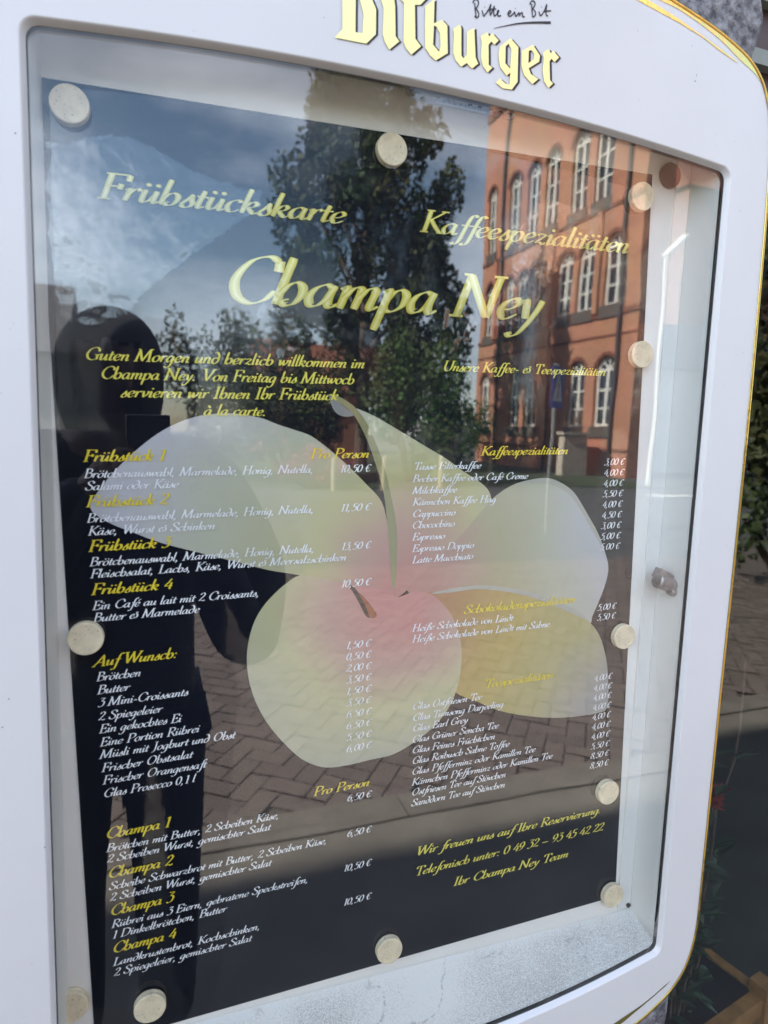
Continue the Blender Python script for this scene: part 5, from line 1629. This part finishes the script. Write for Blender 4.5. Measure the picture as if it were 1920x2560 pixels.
# ------------------------------------------------------------------ the photographer, seen in the glass
person = empty('person', loc=(-0.02, -0.92, 0.051))
tag(person, 'person in dark jacket holding up a phone to photograph the menu', 'person')
M['skin'] = mat('skin', (0.21, 0.125, 0.09), rough=.5, var=.05)
M['jacket'] = mat('dark_jacket', (0.030, 0.031, 0.038), rough=.75, var=.2, scale=20)
M['trousers'] = mat('dark_trousers', (0.022, 0.023, 0.030), rough=.85, var=.2, scale=25)
M['hair'] = mat('dark_hair', (0.014, 0.011, 0.010), rough=.7, var=.3, scale=60)
M['shoe'] = mat('black_shoe', (0.02, 0.02, 0.02), rough=.5)


def skin_obj(name, joints, edges, root, mt, parent, sub=2):
    """body grown over a skeleton: joints = (x, y, z, radius)"""
    me = bpy.data.meshes.new(name)
    me.from_pydata([j[:3] for j in joints], edges, [])
    ob = bpy.data.objects.new(name, me)
    link(ob, parent)
    sk = ob.modifiers.new('skin', 'SKIN')
    sk.use_smooth_shade = True
    if not me.skin_vertices:
        raise RuntimeError('no skin layer')
    for i, j in enumerate(joints):
        r = j[3]
        me.skin_vertices[0].data[i].radius = r if isinstance(r, tuple) else (r, r)
        me.skin_vertices[0].data[i].use_root = (i == root)
    sb_ = ob.modifiers.new('sub', 'SUBSURF'); sb_.levels = sub; sb_.render_levels = sub
    me.materials.append(mt)
    return ob


# phone position in the person's frame
PH = Vector((CAM_LOC.x + 0.02, 0, CAM_LOC.z)) - Vector((-0.02, 0, 0.051))
py = CAM_LOC.y + 0.92            # camera plane, in front of the body
SHZ = 1.42
J = [(0, 0, .95, .12), (0, .01, 1.12, .115), (0, 0, 1.30, .125), (0, -.01, 1.43, .07), (0, .005, 1.52, .052), (0, .02, 1.60, .070), (0, .02, 1.70, .030)]
E_ = [(0, 1), (1, 2), (2, 3), (3, 4), (4, 5), (5, 6)]
# raised arm at the picture's right side
J += [(.17, -.01, SHZ, .06), (.27, .10, 1.20, .05), (.245, .17, 1.06, .042), (.17, py - .09, 1.28, .034), (.125, py - .05, 1.42, .028)]
E_ += [(3, 7), (7, 8), (8, 9), (9, 10), (10, 11)]
# other arm, steadying the phone
J += [(-.17, -.01, SHZ, .06), (-.25, .07, 1.20, .05), (-.215, .14, 1.08, .042), (-.06, py - .09, 1.33, .033), (.01, py - .05, 1.43, .027)]
E_ += [(3, 12), (12, 13), (13, 14), (14, 15), (15, 16)]
J += [(.09, 0, .88, .085), (.10, .01, .50, .058), (.10, -.02, .09, .042), (.11, .10, .035, .036), (-.09, 0, .88, .085), (-.10, .01, .50, .058), (-.10, -.02, .09, .042), (-.11, .10, .035, .036)]
E_ += [(0, 17), (17, 18), (18, 19), (19, 20), (0, 21), (21, 22), (22, 23), (23, 24)]
# hands: palm and five fingers each, closed on the phone's edges
def hand(base, palm, side):
    k = len(J)
    J.append((*palm, .022)); E_.append((base, k))
    for f, (dz, ln) in enumerate(((.030, .024), (.010, .028), (-.010, .026), (-.028, .020))):
        q = len(J)
        a = Vector(palm) + Vector((side * .012, .022, dz))
        b_ = a + Vector((-side * .004, .018, .002)); c_ = b_ + Vector((-side * ln, .004, .0))
        J.append((*a, .0085)); J.append((*b_, .008)); J.append((*c_, .0068))
        E_.extend([(k, q), (q, q + 1), (q + 1, q + 2)])
    q = len(J)
    a = Vector(palm) + Vector((-side * .012, -.004, .030)); b_ = a + Vector((-side * .016, .002, .022))
    J.append((*a, .010)); J.append((*b_, .0085)); E_.extend([(k, q), (q, q + 1)])
hand(11, (PH.x + .052, py - .03, PH.z - .075), 1)
hand(16, (PH.x - .060, py - .03, PH.z - .075), -1)
body = skin_obj('body', J, E_, 0, M['skin'], person)
# face: nose, ears, eyes, mouth as small shapes on the head
bm = bmesh.new()
add_tube(bm, [(0, .105, 1.655), (0, .125, 1.625), (0, .122, 1.612)], [.008, .014, .012], 8)
for s in (-1, 1): add_tube(bm, [(s * .082, .01, 1.60), (s * .088, .005, 1.63), (s * .082, .01, 1.655)], [.008, .016, .010], 8)
obj_bm('face_feature', bm, M['skin'], person, True)
bm = bmesh.new()
for s in (-1, 1): add_tube(bm, [(s * .03 - .009, .098, 1.652), (s * .03 + .009, .098, 1.652)], .005, 6)
add_tube(bm, [(-.022, .095, 1.583), (0, .10, 1.580), (.022, .095, 1.583)], .004, 6)
obj_bm('eye', bm, M['hair'], person)
# hair: cap of strands down to the collar
bm = bmesh.new()
bmesh.ops.create_uvsphere(bm, u_segments=28, v_segments=18, radius=1.0)
for v in bm.verts:
    x, y, z = v.co
    w = 1.0 if z > -.1 else 1.0 + .18 * min(1, (-z - .1))
    v.co = Vector((x * .104 * w, -.01 + y * .118, 1.615 + (z * .118 if z > 0 else z * .19)))
bmesh.ops.delete(bm, geom=[f for f in bm.faces if f.calc_center_median().y > .06 and f.calc_center_median().z < 1.648 and abs(f.calc_center_median().x) < .060], context='FACES')
obj_bm('hair', bm, M['hair'], person, True)
bm = bmesh.new()
bmesh.ops.create_uvsphere(bm, u_segments=24, v_segments=16, radius=1.0)
for v in bm.verts:
    x, y, z = v.co
    v.co = Vector((x * .078 * (1 - .22 * max(0, -z)), .012 + y * .096, 1.612 + z * .112))
obj_bm('face', bm, M['skin'], person, True)
# jacket follows torso and arms, ends at hips and wrists
JJ = [(0, 0, .84, (.185, .13)), (0, .01, 1.10, (.175, .13)), (0, 0, 1.30, (.185, .13)), (0, -.01, 1.43, (.10, .085)), (0, 0, 1.475, (.065, .065)),
      (.18, -.01, SHZ, .085), (.275, .10, 1.21, .078), (.25, .175, 1.05, .068), (.172, py - .095, 1.27, .052), (.142, py - .06, 1.37, .047),
      (-.18, -.01, SHZ, .085), (-.255, .07, 1.21, .075), (-.22, .145, 1.07, .065), (-.066, py - .095, 1.32, .052), (-.02, py - .06, 1.40, .046)]
JE = [(0, 1), (1, 2), (2, 3), (3, 4), (3, 5), (5, 6), (6, 7), (7, 8), (8, 9), (3, 10), (10, 11), (11, 12), (12, 13), (13, 14)]
skin_obj('jacket', JJ, JE, 1, M['jacket'], person)
TJ = [(0, 0, .93, (.15, .12)), (.095, 0, .84, .105), (.10, .01, .50, .078), (.10, -.02, .10, .066), (-.095, 0, .84, .105), (-.10, .01, .50, .078), (-.10, -.02, .10, .066)]
skin_obj('trousers', TJ, [(0, 1), (1, 2), (2, 3), (0, 4), (4, 5), (5, 6)], 0, M['trousers'], person)
for s in (1, -1):
    skin_obj('shoe', [(s * .10, -.05, .05, .05), (s * .105, .05, .045, .048), (s * .11, .14, .035, .035)], [(0, 1), (1, 2)], 0, M['shoe'], person)

phone = bpy.data.objects.new('phone', None)
bm = bmesh.new()
# body just behind the lens opening, the lens looking at the glass
mtx = cam.matrix_world.copy()
add_box(bm, -0.036, 0.036, -0.135, 0.017, 0.006, 0.014, mtx)
ph = obj_bm('phone', bm, mat('dark_phone_glass', (0.02, 0.021, 0.024), rough=.2))
b_m = ph.modifiers.new('b', 'BEVEL'); b_m.width = .003; b_m.segments = 3
tag(ph, 'dark phone held up by the photographer, lens towards the menu', 'phone')
